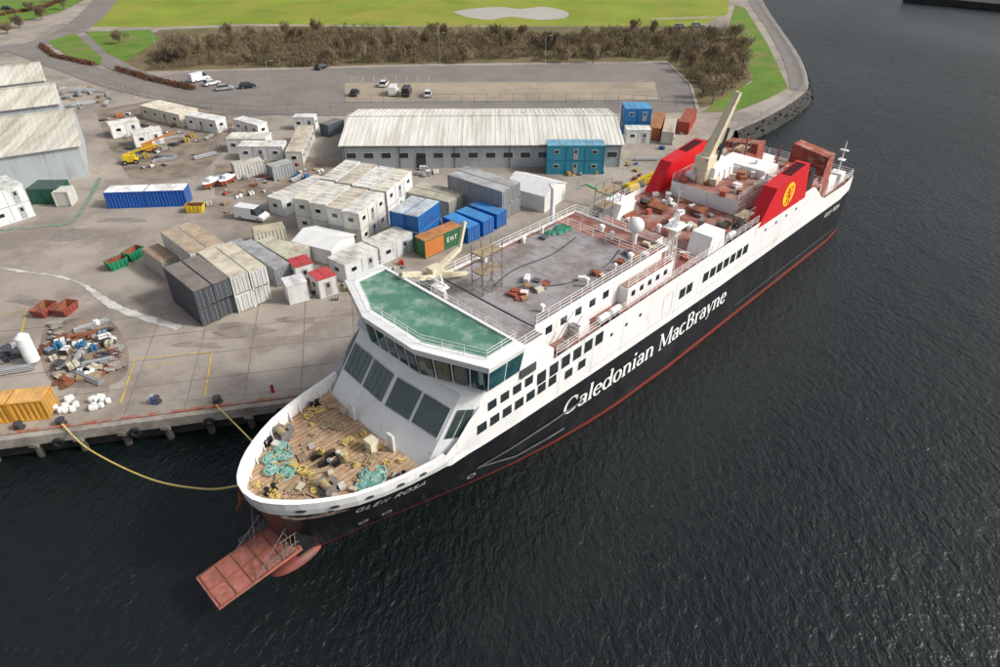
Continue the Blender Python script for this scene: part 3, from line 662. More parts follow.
for u,v in((213,187),(229,184)):
    x,y=U(u,v); b=B()
    st_=[(-2,.2),(-1.5,.75),(0,.95),(1.3,.7),(2.1,.05)]
    top=[(a_,w) for a_,w in st_]+[(a_,-w) for a_,w in reversed(st_)]
    b.loft([(a_*.85,w*.35,.4) for a_,w in top],[(a_,w,1.2) for a_,w in top],0,1); b.bb(-.8,.5,-.45,.45,1.2,1.8,2)
    for k in(-1,1): b.bb(k-.1,k+.1,-.6,.6,0,.5,3)
    tag(b.obj('work_boat',[paint((.5,.12,.05)),m_white2,m_white2,m_wood],None,(x,y,3.04),1.2),'small white and orange boat on blocks','boat','boats stored ashore')
# ------------------------------------------------------------------ SHIP
ship=empty('ferry',(OX,OY,0),SHYAW); tag(ship,'large black and white ferry with red funnels moored at the quay','ferry')
def L3(s,w,z): return (s,-w,z)
BDs=[0,.15,.5,1.2,2.2,4,6,8,10,13,17,22,28]; BDw=[0,1.1,1.9,2.9,3.9,5.25,6.3,7.0,7.5,8.0,8.35,8.48,8.5]
BWs=[0,1,6,11,16,21,26,31,36,46]; BWw=[0,.35,1.7,3.2,4.7,6.0,7.0,7.7,8.15,8.5]
def stem(z): return 4.3-3.0*(min(1,max(0,z)/10)**.8)
def hb(s,z):
    st=stem(z); sp=max(0,s-st); f=min(1,max(0,z)/9)**1.1
    v=np.interp(sp,BWs,BWw)*(1-f)+np.interp(sp,BDs,BDw)*f
    if s>97: v-=(s-97)/5*.5
    return float(v)
def zb(s): return float(np.interp(s,[0,14,35,60,100],[8.9,8.6,8.0,7.4,7.3]))
def bt(s): return float(np.interp(s,[0,12,30,60],[.12,.22,.5,.62]))
def zt(s): return float(np.interp(s,[0,8,14,15.6,18.4,84,89,102],[10.5,10.1,10.0,10.2,13.4,13.4,9.9,9.7]))
tl=list(np.concatenate([[0,.0015,.005,.01,.016,.024,.034,.046,.06,.08],np.linspace(.1,1,74)]))
def hullrow(zf):
    R=[]
    for t in tl:
        s=102*t; z=zf(s); st=stem(z); s2=st+(102-st)*t; z=zf(s2); R.append((s2,hb(s2,z),z))
    return R
def hullmesh(rows,matidx,name,mats):
    b=B(); n=len(tl)
    for sg in(1,-1):
        for k in range(len(rows)-1):
            A=[L3(s,sg*w,z) for s,w,z in rows[k]]; C=[L3(s,sg*w,z) for s,w,z in rows[k+1]]
            for i in range(n-1):
                q=[A[i],A[i+1],C[i+1],C[i]]; q=q if sg==1 else q[::-1]
                b.add(q,[(0,1,2,3)],matidx[k])
    for k in range(len(rows)-1):
        s,w,z=rows[k][-1]; s2,w2,z2=rows[k+1][-1]; b.add([L3(s,w,z),L3(s,-w,z),L3(s2,-w2,z2),L3(s2,w2,z2)],[(0,1,2,3)],matidx[k])
    return b.obj(name,mats,ship)
rows=[hullrow(lambda s:-2.5),hullrow(lambda s:0),hullrow(bt)]+[hullrow(lambda s,f=f:bt(s)+(zb(s)-bt(s))*f) for f in(.2,.4,.6,.8,1)]
hullmesh(rows,[0,0,1,1,1,1,1],'hull',[m_red,m_hullblk])
rows=[hullrow(zb),hullrow(lambda s:(zb(s)+zt(s))/2),hullrow(zt)]
hullmesh(rows,[0,0],'upper_hull',[m_white])
b=B(); R=[(s,w,z) for s,w,z in hullrow(zt) if s<16]
for sg in(1,-1):
    for i in range(len(R)-1):
        (s,w,z),(s2,w2,z2)=R[i],R[i+1]
        def inn(s,w): return (s+.42*max(0,1-(s-1.3)/6), max(0,w-.42*min(1,(s-1.3)/1.5+.1)))
        a_=inn(s,w); c=inn(s2,w2)
        b.add([L3(s,sg*w,z+.005),L3(s2,sg*w2,z2+.005),L3(c[0],sg*c[1],z2+.005),L3(a_[0],sg*a_[1],z+.005)],[(0,1,2,3)])
        b.add([L3(a_[0],sg*a_[1],z+.005),L3(c[0],sg*c[1],z2+.005),L3(c[0],sg*c[1],8.7),L3(a_[0],sg*a_[1],8.7)],[(0,1,2,3)])
b.obj('bulwark_cap',m_white2,ship)
for sg in(1,-1):
    for s in np.arange(3,15,1.2):
        s=float(s); w=hb(s,9.5)-.42; b=B(); b.loft([L3(s,sg*w,8.82),L3(s,sg*(w-.45),8.82),L3(s,sg*w,9.85)],[L3(s+.06,sg*w,8.82),L3(s+.06,sg*(w-.45),8.82),L3(s+.06,sg*w,9.85)]); b.obj('bulwark_stay',m_white,ship)
    for s in(3.4,5.5,8,10.5,12.5):
        b=B(); P=[L3(s+.35+.34*math.cos(t),sg*(hb(s+.35+.34*math.cos(t),9.45)+.06),9.45+.17*math.sin(t)) for t in [i*math.pi/6 for i in range(12)]]
        b.add(P,[tuple(range(12))]); b.obj('fairlead',m_dkgrey,ship)
def outline(s0,s1,z,n=24,ins=.3):
    L_=[(float(s),max(.05,hb(float(s),z)-ins)) for s in np.linspace(s0,s1,n)]
    return [L3(s,w,z)[:2] for s,w in L_]+[L3(s,-w,z)[:2] for s,w in reversed(L_)]
def deck(name,s0,s1,z,mat,ins=.3):
    b=B(); P=outline(s0,s1,z,24,ins); b.add([(x,y,z) for x,y in P],[tuple(range(len(P)))]); return b.obj(name,mat,ship)
deck('foredeck',1.7,15.9,8.8,m_fore,.22)
deck('boat_deck',26,87,12.6,m_reddeck,.04)
deck('stern_deck',83,101.9,9.0,mk('stern_deck_rust',(.28,.13,.09),.8,0,.3,.5,(.36,.31,.27),.5,.55,.1),.04)
b=B(); b.bb(86.8,87,-8.4,8.4,9,12.65); b.obj('bulkhead',m_white,ship)
b=B()
for k in range(-15,16):
    w=k*.5; s0=min(x for x in np.linspace(2,16,80) if hb(float(x),9)-.4>abs(w) ) if abs(w)<7.6 else None
    if s0: b.bb(float(s0),13.4,-w-.018,-w+.018,8.81,8.825)
b.obj('plank_seam',m_rust,ship)
b=B()
Pb=[(15.6,-8.05),(13.6,-6.9),(13.1,0),(13.6,6.9),(15.6,8.05),(28,8.46),(28,-8.46)]
Pt=[(19.6,-8.3),(18.2,-7.0),(17.7,0),(18.2,7.0),(19.6,8.3),(28,8.46),(28,-8.46)]
ZT=14.6
b.loft([L3(s,w,8.6) for s,w in Pb],[L3(s,w,ZT) for s,w in Pt])
sup=b.obj('superstructure',m_white,ship)
def facewin(P0,P1,Q0,Q1,a0,a1,t0,t1,mat,nm,parent,off=.05):
    P0,P1,Q0,Q1=map(Vector,(P0,P1,Q0,Q1))
    def pt(a_,t): return (P0.lerp(P1,a_)).lerp(Q0.lerp(Q1,a_),t)
    n=(P1-P0).cross(Q0-P0).normalized()
    if n.x>0: n=-n
    b=B(); c4=((a0,t0),(a1,t0),(a1,t1),(a0,t1))
    b.loft([tuple(pt(x,y)-n*.05) for x,y in c4],[tuple(pt(x,y)+n*off) for x,y in c4])
    return b.obj(nm,mat,parent)
fw=mk('front_glass',(.045,.075,.068),.10,0,.3,.7,spec=.8)
m_frame=mk('window_frame',(.66,.66,.65),.5)
for i in range(4):
    A_=L3(*Pb[i],8.6); C_=L3(*Pb[i+1],8.6); D_=L3(*Pt[i],ZT); E_=L3(*Pt[i+1],ZT)
    if i in(0,3):
        for a0,a1 in((.14,.46),(.50,.82)): facewin(C_,A_,E_,D_,a0,a1,.40,.76,fw,'window',sup,.12)
    else:
        for g in(.04,.525):
            facewin(C_,A_,E_,D_,g-.008,g+.443,.385,.775,m_frame,'window_frame',sup,.06)
            for k in range(4): facewin(C_,A_,E_,D_,g+k*.1105,g+k*.1105+.100,.40,.76,fw,'window',sup,.12)
b=B(); b.prism([L3(s-.5,w*1.01,0)[:2] for s,w in Pt[:5]]+[L3(24,8.5,0)[:2],L3(24,-8.5,0)[:2]],ZT,ZT+.15); b.obj('bridge_deck',m_white2,sup)
for w in(-2.5,3.2): b=B(); b.box(L3(13.15,w,9.7),(.25,.8,1.8)); b.obj('door',m_frame,sup)
def plan(ins):
    return [(22.9-ins*.3,-9.6+ins),(18.7+ins*.7,-9.6+ins),(16.2+ins,-3.4),(16.2+ins,3.4),(18.7+ins*.7,9.6-ins),(22.9-ins*.3,9.6-ins)]
b=B(); b.loft([L3(s,w,ZT+.15) for s,w in plan(1.1)],[L3(s,w,15.25) for s,w in plan(.45)]); b.loft([L3(s,w,15.25) for s,w in plan(.85)],[L3(s,w,17.5) for s,w in plan(.6)],1)
bridge=b.obj('bridge',[m_white,m_blk],ship)
b=B(); b.loft([L3(s,w,17.45) for s,w in plan(.1)],[L3(s,w,18.0) for s,w in plan(-.05)])
rp=plan(-.05); ri=plan(1.0)
for i in range(len(rp)):
    j=(i+1)%len(rp); b.loft([L3(*rp[i],18.0),L3(*rp[j],18.0),L3(*ri[j],18.0),L3(*ri[i],18.0)],[L3(*rp[i],18.12),L3(*rp[j],18.12),L3(*ri[j],18.22),L3(*ri[i],18.22)])
roof=b.obj('roof',m_white2,bridge)
b=B(); P=plan(1.02); b.add([L3(s,w,18.04) for s,w in P],[tuple(range(len(P)))]); b.obj('roof_deck',m_green,bridge)
Pw0=plan(.50); Pw1=plan(.12)
for i in range(5):
    A_=Vector(L3(*Pw0[i],15.27));C_=Vector(L3(*Pw0[i+1],15.27));D_=Vector(L3(*Pw1[i],17.44));E_=Vector(L3(*Pw1[i+1],17.44))
    n=max(2,round((C_-A_).length/1.5))
    nn=(C_-A_).cross(D_-A_).normalized()
    for k in range(n):
        b=B(); c4=((k/n+.03,.02),((k+1)/n-.03,.02),((k+1)/n-.03,.98),(k/n+.03,.98))
        pq=[A_.lerp(C_,a).lerp(D_.lerp(E_,a),t) for a,t in c4]; b.loft([tuple(q-nn*.03) for q in pq],[tuple(q+nn*.03) for q in pq]); b.obj('window',m_bglass,bridge)
    b=B()
    for k in range(n+1): b.tube(A_.lerp(C_,k/n),D_.lerp(E_,k/n),.055,4)
    b.obj('mullion',m_white2,bridge)
b=B(); b.bb(22.9,27.6,-7.6,7.6,ZT,15.9); b.obj('deckhouse',m_white,ship)
b=B(); b.add([L3(22.95,-7.5,15.92),L3(27.5,-7.5,15.92),L3(27.5,7.5,15.92),L3(22.95,7.5,15.92)],[(0,1,2,3)]); b.obj('deck_plating',m_grey,ship)
b=B(); b.bb(28,48.8,-6.1,6.1,12.6,15.9); dh=b.obj('deckhouse',m_white,ship)
b=B(); b.bb(27.7,45.4,-6.4,6.4,15.93,16.08); b.obj('deck_plating',m_grey,dh)
b=B(); b.bb(45.4,49.1,-6.4,6.4,15.93,16.08); b.obj('deck_plating',m_reddeck,dh)
b=B(); b.bb(27.6,49.2,-6.5,-6.4,15.85,16.25); b.bb(27.6,49.2,6.4,6.5,15.85,16.25); b.bb(49.1,49.2,-6.4,6.4,15.85,16.25); b.obj('deck_edge',m_white2,dh)
b=B()
for s in np.arange(30,45,2.6): b.bb(float(s),float(s)+.05,-6.35,6.35,16.085,16.095)
for w in(-4.2,-1.4,1.4,4.2): b.bb(27.8,45.3,w,w+.05,16.085,16.098)
b.obj('weld_seam',mk('weld_seam_grey',(.24,.225,.225),.8),dh)
for sg in(1,-1):
    b=B(); b.bb(41,49.5,*sorted((-sg*6.12,-sg*7.3)),12.6,14.6); b.obj('side_house',m_white,ship)
    b=B(); b.bb(41.1,49.4,*sorted((-sg*6.14,-sg*7.2)),14.6,14.64); b.obj('deck_plating',m_reddeck,ship)
b=B(); b.bb(49.3,53.2,-3.5,4.6,12.6,14.9); b.obj('deckhouse',m_white,ship)
b=B(); b.add([L3(49.35,-4.55,14.92),L3(53.15,-4.55,14.92),L3(53.15,3.45,14.92),L3(49.35,3.45,14.92)],[(0,1,2,3)]); b.obj('deck_plating',m_reddeck,ship)
def sidewin(s,z,w_=.75,h_=.85,wy=8.5,par=None,mat=None):
    for sg in(1,-1):
        b=B(); b.bb(s-w_/2,s+w_/2,*sorted((-sg*(wy-.03),-sg*(wy+.05))),z-h_/2,z+h_/2,0); b.obj('window',mat or m_glass,par or ship)
for s in np.arange(19.0,28.6,1.5): sidewin(float(s),10.9,1.05,.95,hb(float(s),9))
for s in np.arange(20.2,24.8,1.5): sidewin(float(s),12.75,1.0,.9,hb(float(s),9))
for s in np.arange(26.4,35,1.7): sidewin(float(s),12.2,1.15,1.25,hb(float(s),9)+.01)
for s in(30.4,32.4): sidewin(s,10.4,1.05,.95)
for s in(50.4,51.9): sidewin(s,10.6,1.15,1.2)
for s in np.arange(55.5,66.5,1.6): sidewin(float(s),10.6,1.15,1.2)
for s in np.arange(30,41,2.2): sidewin(float(s),14.5,.9,.8,6.1,dh)
for s in np.arange(42,49,1.5): sidewin(float(s),13.8,.6,.6,7.3,dh)
for s in(37,39.5,42,70,73,76,79): sidewin(s,11.6,.35,.35)
for sg in(1,-1):
    b=B(); b.bb(23.6,25.6,*sorted((-sg*8.40,-sg*8.52)),13.55,14.4); b.obj('side_opening',m_dkgrey,ship)
def hullstroke(pts,wd,mat,name,off=.03):
    b=B()
    for i in range(len(pts)-1):
        (s0,z0),(s1,z1)=pts[i],pts[i+1]; n=max(2,int(abs(s1-s0)/.7)+2)
        d=Vector((s1-s0,z1-z0)).normalized(); q=Vector((-d.y,d.x))*wd/2
        for k in range(n):
            P=[]
            for t,sgn in((k/n,1),((k+1)/n,1),((k+1)/n,-1),(k/n,-1)):
                s=s0+(s1-s0)*t+q.x*sgn; z=z0+(z1-z0)*t+q.y*sgn; P.append(L3(s,hb(s,z)+off+.003*i,z))
            b.add(P,[(0,1,2,3)])
    return b.obj(name,mat,ship)
hm=mk('hull_line_grey',(.17,.175,.18),.5,0,.2,1); hm2=mk('seam_grey',(.50,.50,.49),.5)
hullstroke([(33.5,4.9),(27,4.4),(20.2,3.6),(25.2,1.7),(31.5,2.0)],.34,hm,'fender_strake',.12)
hullstroke([(66,1.9),(98,1.9)],.10,hm,'fender_strake',.05)
hullstroke([(46.5,9.3),(48.3,9.3),(48.3,11.8),(46.5,11.8),(46.5,9.3)],.06,hm2,'shell_door')
hullstroke([(70,8.4),(75,8.4),(75,11.4),(70,11.4),(70,8.4)],.06,hm2,'shell_door')
hullstroke([(34,9.0),(84,8.6)],.05,hm2,'panel_seam',.04)
for s in np.arange(29,84,5.0): hullstroke([(float(s),zb(float(s))+.1),(float(s)+.01,13.2)],.035,hm2,'panel_seam',.03)
# ---- glyph engine
def arc(cx,cy,rx,ry,a0,a1,n=16): return [(cx+rx*math.cos(math.radians(a0+(a1-a0)*i/n)),cy+ry*math.sin(math.radians(a0+(a1-a0)*i/n))) for i in range(n+1)]
TK=.125; TN=.052
def st(x,y0,y1): return [('s',[(x,y0),(x,y1)]),('t',[(x-.10,y0+.02),(x+.10,y0+.02)]),('t',[(x-.10,y1-.02),(x+.03,y1-.02)])]
G={'C':(.66,[('s',arc(.34,.35,.28,.34,48,312,24)),('t',[(.56,.66),(.56,.46)]),('t',[(.56,.06),(.57,.2)])]),
 'a':(.47,[('s',arc(.21,.33,.14,.13,160,0)+[(.35,.03)]),('s',arc(.2,.14,.13,.125,30,330)),('t',[(.35,.02),(.44,.02)])]),
 'l':(.25,st(.12,0,.76)),'e':(.46,[('s',arc(.22,.235,.17,.225,5,325,22)),('t',[(.06,.27),(.39,.27)])]),
 'd':(.54,[('s',arc(.22,.235,.17,.225,25,335,22))]+st(.41,0,.76)),
 'o':(.48,[('s',arc(.23,.235,.18,.225,0,360,24))]),
 'n':(.56,st(.12,0,.47)+[('s',arc(.27,.3,.15,.16,170,0)+[(.42,0)]),('t',[(.34,.02),(.52,.02)])]),
 'i':(.25,st(.12,0,.47)+[('s',[(.12,.6),(.12,.71)])]),
 ' ':(.28,[]),
 'M':(.86,[('t',[(.12,0),(.12,.7)]),('s',[(.12,.7),(.42,.05)]),('t',[(.42,.05),(.70,.7)]),('s',[(.72,0),(.72,.7)]),('t',[(.03,.02),(.21,.02)]),('t',[(.61,.02),(.83,.02)]),('t',[(.03,.68),(.14,.68)]),('t',[(.70,.68),(.83,.68)])]),
 'c':(.43,[('s',arc(.22,.235,.17,.225,45,320,20))]),
 'B':(.6,[('s',[(.13,0),(.13,.7)]),('s',[(.04,.68),(.3,.68)]+arc(.3,.53,.15,.15,90,-90)+[(.13,.375)]),('s',[(.3,.375)]+arc(.31,.19,.19,.18,90,-90)+[(.04,.02)])]),
 'r':(.38,st(.12,0,.47)+[('s',arc(.26,.3,.13,.14,160,55))]),
 'y':(.47,[('s',[(.07,.47),(.24,.02)]),('t',[(.42,.47),(.18,-.16),(.06,-.2)]),('t',[(.0,.45),(.15,.45)]),('t',[(.34,.45),(.48,.45)])]),
 'G':(.66,[('s',arc(.33,.35,.27,.33,45,330,20)+[(.58,.34),(.38,.34)])]),'L':(.48,[('s',[(.1,.7),(.1,.03),(.44,.03)])]),
 'E':(.52,[('s',[(.1,0),(.1,.7)]),('s',[(.1,.67),(.46,.67)]),('s',[(.1,.36),(.42,.36)]),('s',[(.1,.03),(.46,.03)])]),
 'N':(.64,[('s',[(.1,0),(.1,.7),(.52,0),(.52,.7)])]),'R':(.58,[('s',[(.1,0),(.1,.7)]),('s',[(.1,.67),(.3,.67)]+arc(.3,.51,.16,.16,90,-90)+[(.1,.35)]),('s',[(.28,.35),(.5,0)])]),
 'O':(.7,[('s',arc(.34,.35,.27,.33,0,360,24))]),'S':(.54,[('s',arc(.26,.51,.18,.16,40,250)+arc(.26,.19,.19,.17,70,-150))]),
 'A':(.64,[('s',[(.04,0),(.3,.7),(.56,0)]),('s',[(.14,.22),(.46,.22)])]),
 'T':(.58,[('s',[(.04,.67),(.52,.67)]),('s',[(.28,.67),(.28,0)])]),'H':(.64,[('s',[(.1,0),(.1,.7)]),('s',[(.52,0),(.52,.7)]),('s',[(.1,.36),(.52,.36)])])}
def text(b,s_,size,mp,serif=True,track=0,sans=.09):
    x0=0;k=0
    for ch in s_:
        adv,strs=G[ch]
        for ty,P in strs:
            k+=1; n=len(P); Ls=[];Rs=[]
            for i in range(n):
                a_=Vector(P[max(0,i-1)]); c=Vector(P[min(n-1,i+1)]); d=(c-a_).normalized(); nn=Vector((-d.y,d.x))
                w=(TN if ty=='t' else TN+(TK-TN)*abs(d.y)**1.2) if serif else sans
                Ls.append(Vector(P[i])+nn*w/2); Rs.append(Vector(P[i])-nn*w/2)
            for i in range(n-1):
                q=[mp((x0+v.x)*size,v.y*size,k%7*.004) for v in(Ls[i],Rs[i],Rs[i+1],Ls[i+1])]; b.add(q,[(0,1,2,3)])
        x0+=adv+track
    return x0*size
m_let=mk('lettering_white',(.84,.84,.82),.5,0,.05,1)
SZ=3.25
def hp(s0,z0,off=.05,ys=1): return lambda x,y,o:L3(s0+x,hb(s0+x,z0+y*ys)+off+o,z0+y*ys)
b=B(); w1=text(b,'Caledonian',SZ,hp(30.7,4.2),track=.005); b.obj('lettering',m_let,ship,label='white serif lettering Caledonian on the black hull')
b=B(); text(b,'MacBrayne',SZ,hp(30.7+w1+.85,4.2),track=.005); b.obj('lettering',m_let,ship,label='white serif lettering MacBrayne on the black hull')
b=B(); text(b,'GLEN ROSA',.98,hp(7.6,6.9,.17,1.75),False,.13,.14); b.obj('lettering',m_let,ship,label='white ship name on the black bow')
b=B(); text(b,'GLEN ROSA',1.0,lambda x,y,o:L3(92+x,hb(92+x,8)+.06+o,5.9+y),False,.1,.12); b.obj('lettering',m_let,ship,label='white ship name on the black stern')
b=B()
for s in(9.5,11.6,20):
    P=arc(s,2.2,.45,.45,0,360,16); Q=arc(s,2.2,.34,.34,0,360,16)
    for i in range(16): b.add([L3(x,hb(x,z)+.1,z) for x,z in(P[i],P[i+1],Q[i+1],Q[i])],[(0,1,2,3)])
b.obj('thruster_mark',m_let,ship)
# ---- funnels
m_emb=mk('emblem_yellow',(.82,.58,.02),.5,0,.03)
for sg in(1,-1):
    prof=[(67.4,12.6),(70.6,17.0),(79.6,17.9),(81.2,12.6)] if sg==1 else [(67.4,12.6),(70.6,16.4),(79.6,17.3),(81.2,12.6)]
    ztop=prof[1][1]
    b=B(); A_=[L3(s,sg*8.52,z) for s,z in prof]; C_=[L3(s+.0,sg*6.7,z) for s,z in prof]
    b.loft(A_,C_); f=b.obj('funnel',m_funnel,ship)
    b=B()
    for k in range(7):
        s=75+k*.62; z=ztop+(s-70.6)*.1; b.box(L3(s,sg*7.6,z+.04),(.3,1.3,.1),0,0,.1)
    b.obj('funnel_louvre',m_blk,f)
    b=B(); b.bb(81.3,83.0,*sorted((-sg*8.3,-sg*5.4)),12.6,16.2,0)
    for k in range(7): b.bb(81.25,83.1,*sorted((-sg*8.36,-sg*5.34)),13.0+k*.46,13.1+k*.46,1)
    b.obj('exhaust_louvre',[m_blk,m_dkgrey],f)
    cx,cz,r=74.8,15.0,1.6
    b=B(); P=arc(cx,cz,r,r,0,360,32)[:-1]; b.loft([L3(x,sg*8.53,z) for x,z in P],[L3(x,sg*8.57,z) for x,z in P]); b.obj('emblem_disc',m_emb,f)
    b=B(); mpx=(1 if sg==1 else -1)
    parts=[([(.10,-.20),(.12,.02),(.0,.26)],.30),([(-.03,.32),(-.08,.50)],.28),([(-.06,.54),(-.32,.52)],.20),([(-.04,.66),(.08,.74)],.09),
           ([(.0,.24),(-.28,.20),(-.46,.36)],.10),([(.02,.04),(-.26,-.06),(-.48,.04)],.10),([(-.46,.36),(-.58,.40)],.12),([(-.48,.04),(-.60,.04)],.12),
           ([(.12,-.16),(.32,-.36),(.18,-.58),(.32,-.76)],.14),([(.32,-.76),(.14,-.80)],.10),([(.06,-.20),(-.20,-.34),(-.14,-.56),(-.34,-.72)],.14),([(-.34,-.72),(-.48,-.70)],.10),
           ([(.20,-.18),(.46,-.24),(.54,.0),(.40,.22),(.54,.42),(.46,.58)],.075),([(.46,.58),(.32,.62)],.14)]
    for k,(P,wd) in enumerate(parts):
        for i in range(len(P)-1):
            a_,c=Vector(P[i]),Vector(P[i+1]); d=(c-a_).normalized(); n=Vector((-d.y,d.x))*wd/2; e_=d*wd*.25
            b.add([L3(cx+mpx*v.x*r,sg*(8.585+k*.003+i*.0015),cz+v.y*r) for v in(a_+n-e_,a_-n-e_,c-n+e_,c+n+e_)],[(0,1,2,3)])
    b.obj('emblem_lion',m_lion,f)
b=B(); b.bb(69,83,-4.6,5.4,12.6,14.6); b.bb(78,82,-3.5,3.5,14.6,15.8); cas=b.obj('engine_casing',m_white,ship)
b=B(); b.loft([(71.5,.6,14.6),(77,.6,14.6),(77,4.2,14.6),(71.5,4.2,14.6)],[(71.9,.8,16.7),(76.8,.8,16.9),(76.8,4.0,16.9),(71.9,4.0,16.7)])
for x in(73,74.5,76): b.bb(x-.05,x+.05,.55,4.25,14.6,16.0)
b.obj('casing_cover',m_white2,cas)
b=B(); b.add([L3(69.05,-5.35,14.62),L3(82.95,-5.35,14.62),L3(82.95,4.55,14.62),L3(69.05,4.55,14.62)],[(0,1,2,3)]); b.obj('deck_plating',m_reddeck,cas)
for s,w,l in((71,-4,2.4),(79.5,1,2),(75.8,4.4,1.5)):
    b=B(); b.bb(s,s+l,-w-1,-w+.6,14.65,15.5); b.tube(L3(s+.5,w+.2,15.5),L3(s+.5,w+.2,16.4),.3,8); b.obj('vent_unit',m_white2,cas)
b=B(); b.tube(L3(71.5,-2.2,14.6),L3(71.5,-2.2,17),.85,12); b.box(L3(71.6,-2.2,17.6),(2.6,2.0,1.6))
b.tube(L3(71.2,-2.4,17.0),L3(73.4,-.4,26.6),.98,4,0,.50); b.tube(L3(73.4,-.4,26.6),L3(73.2,-.6,25.4),.28,6,1)
b.tube(L3(72.8,-1.2,17.6),L3(73.1,-.6,22),.2,6,1); b.obj('deck_crane',[m_cream,m_dkgrey],ship)
b=B(); b.tube(L3(46.5,-7.8,12.6),L3(46.5,-7.8,19.5),.3,8); b.tube(L3(46.5,-7.8,19.5),L3(45.8,-7.8,20.2),.18,8); b.obj('vent_mast',m_white2,ship)
b=B(); b.tube(L3(47.5,3.2,16),L3(47.5,3.2,17.4),.3,8); b.ball(L3(47.5,3.2,18.2),.9,0,20,12); b.obj('radome',m_white2,ship,smooth=True)
b=B()
for dx,dy in((0,0),(.9,0),(.9,.9),(0,.9)): b.tube((50.2+dx,-6.6+dy,12.6),(50.5+dx*.4,-6.3+dy*.4,19.5),.09,5)
for z in(14,15.5,17,18.5): b.path([(50.3,-6.5,z),(51.1,-6.5,z),(51.1,-5.7,z),(50.3,-5.7,z),(50.3,-6.5,z)],.05,4)
b.bb(49.6,52,-7,-5.2,17.9,18.0); b.bb(49.3,52.4,-6.1,-5.95,18.9,19.1); b.tube((50.7,-6,19.5),(50.7,-6,22),.06,5); b.obj('mast',m_white,ship)
b=B()
for w in(-1.0,1.0): b.tube(L3(24.5,w-3,15.9),L3(24.7,w*.3-3,18.6),.08,5)
b.tube(L3(25.5,-3,15.9),L3(24.8,-3,19),.1,6); b.bb(24.2,25.2,2.2,3.8,17.6,17.7); b.bb(24.4,24.6,1.8,4.2,18.2,18.35); b.obj('radar_mast',m_white,ship)
b=B(); b.tube(L3(26,-5.2,15.9),L3(26,-5.2,17.8),.5,10); b.tube(L3(26,-5.2,17.8),L3(29.5,-5.4,19.0),.38,4,0,.28); b.tube(L3(29.5,-5.4,19.0),L3(30.3,-5.4,21.6),.2,4); b.box(L3(26,-5.2,17.9),(1.3,1,1)); b.obj('deck_crane',m_cream,ship)
b=B(); b.tube(L3(29,-6.2,16.1),L3(22.5,-6.0,18.6),.3,4); b.tube(L3(30,-5.0,16.1),L3(23.5,-4.5,18.4),.25,4); b.obj('crane_boom',m_cream,ship)
def rail(pts,h=1.05,mat=None,step=1.6,r=.035,par=None):
    b=B()
    for i in range(len(pts)-1):
        a_,c=Vector(pts[i]),Vector(pts[i+1]); n=max(1,int((c-a_).length/step))
        for k in range(n+1):
            q=a_.lerp(c,k/n); b.tube(q,q+Vector((0,0,h)),r,4,cap=False)
        for f in(.35,.68,1): b.tube(a_+Vector((0,0,h*f)),c+Vector((0,0,h*f)),r*.8,4,cap=False)
    return b.obj('railing',mat or m_white2,par or ship)
rail([L3(*q,18.1) for q in plan(.85)]+[L3(*plan(.85)[0],18.1)],1.0,par=bridge,r=.026)
for sg in(1,-1):
    rail([L3(28.5,sg*8.42,13.4),L3(67.2,sg*8.42,13.4)]); rail([L3(83.2,sg*8.4,13.4),L3(84.5,sg*8.4,13.4)]); rail([L3(89,sg*8.3,9.9),L3(101.5,sg*7.9,9.75)])
    rail([L3(28,sg*6.3,16.1),L3(49,sg*6.3,16.1)]); rail([L3(41,sg*7.2,14.6),L3(49.4,sg*7.2,14.6)])
rail([L3(49,-6.3,16.1),L3(49,6.3,16.1)]); rail([L3(45.4,-6.3,16.1),L3(45.4,6.3,16.1)]); rail([L3(101.6,7.9,9.75),L3(101.6,-7.9,9.75)])
rail([L3(54,8.2,12.6),L3(54,-8.2,12.6)]); rail([L3(69,4.5,14.6),L3(83,4.5,14.6)]); rail([L3(69,-5.3,14.6),L3(83,-5.3,14.6)]); rail([L3(27.5,7.5,15.9),L3(22.9,7.5,15.9)]); rail([L3(86.9,8.2,12.7),L3(86.9,-8.2,12.7)])
def vent(s,w,z,r,h):
    b=B(); b.tube(L3(s,w,z),L3(s,w,z+h),r*.6,10); b.tube(L3(s,w,z+h),L3(s,w,z+h+r*.6),r,12,0,r*.7); b.obj('mushroom_vent',m_white,ship)
for s,w,z in((30,5.2,16.1),(33,-5.4,16.1),(36.5,5.3,16.1),(39,-5.5,16.1),(41,5.4,16.1),(43.5,5.5,16.1),(42,-5.4,16.1),(47.2,-1,16.1),(46.4,1,16.1),(56,-3,12.6),(58,0,12.6),(61,2.5,12.6),(64,-1,12.6),(66,-3.5,12.6),(54.8,3.5,12.6),(62,-6.5,12.6),(71,3,14.65),(74,-4.2,14.65),(80,-4,14.65),(90,-6,9),(94,1,9),(97.5,0,9)): vent(s,w,z,random.uniform(.22,.42),random.uniform(.5,1.0))
for p0,p1,r in(((30,-5.9),(45,-5.9),.07),((30,5.8),(45,5.8),.07)): b=B(); b.tube(L3(p0[0],p0[1],16.25),L3(p1[0],p1[1],16.25),r,6); b.obj('deck_pipe',m_rust,ship)
b=B(); b.tube(L3(54.5,-1,12.8),L3(68,-1.4,12.8),.1,6); b.obj('deck_pipe',m_rust,ship)
for s,w,sx,sy in((57.5,-5.5,2.2,1.6),(62.5,-3.6,1.6,2.4),(60.5,.2,1.8,1.4),(65.5,.6,2.0,1.6)):
    b=B(); b.bb(s,s+sx,-w-sy/2,-w+sy/2,12.6,13.2); b.bb(s-.06,s+sx+.06,-w-sy/2-.06,-w+sy/2+.06,13.2,13.28,0); b.obj('hatch_cover',m_rust,ship)
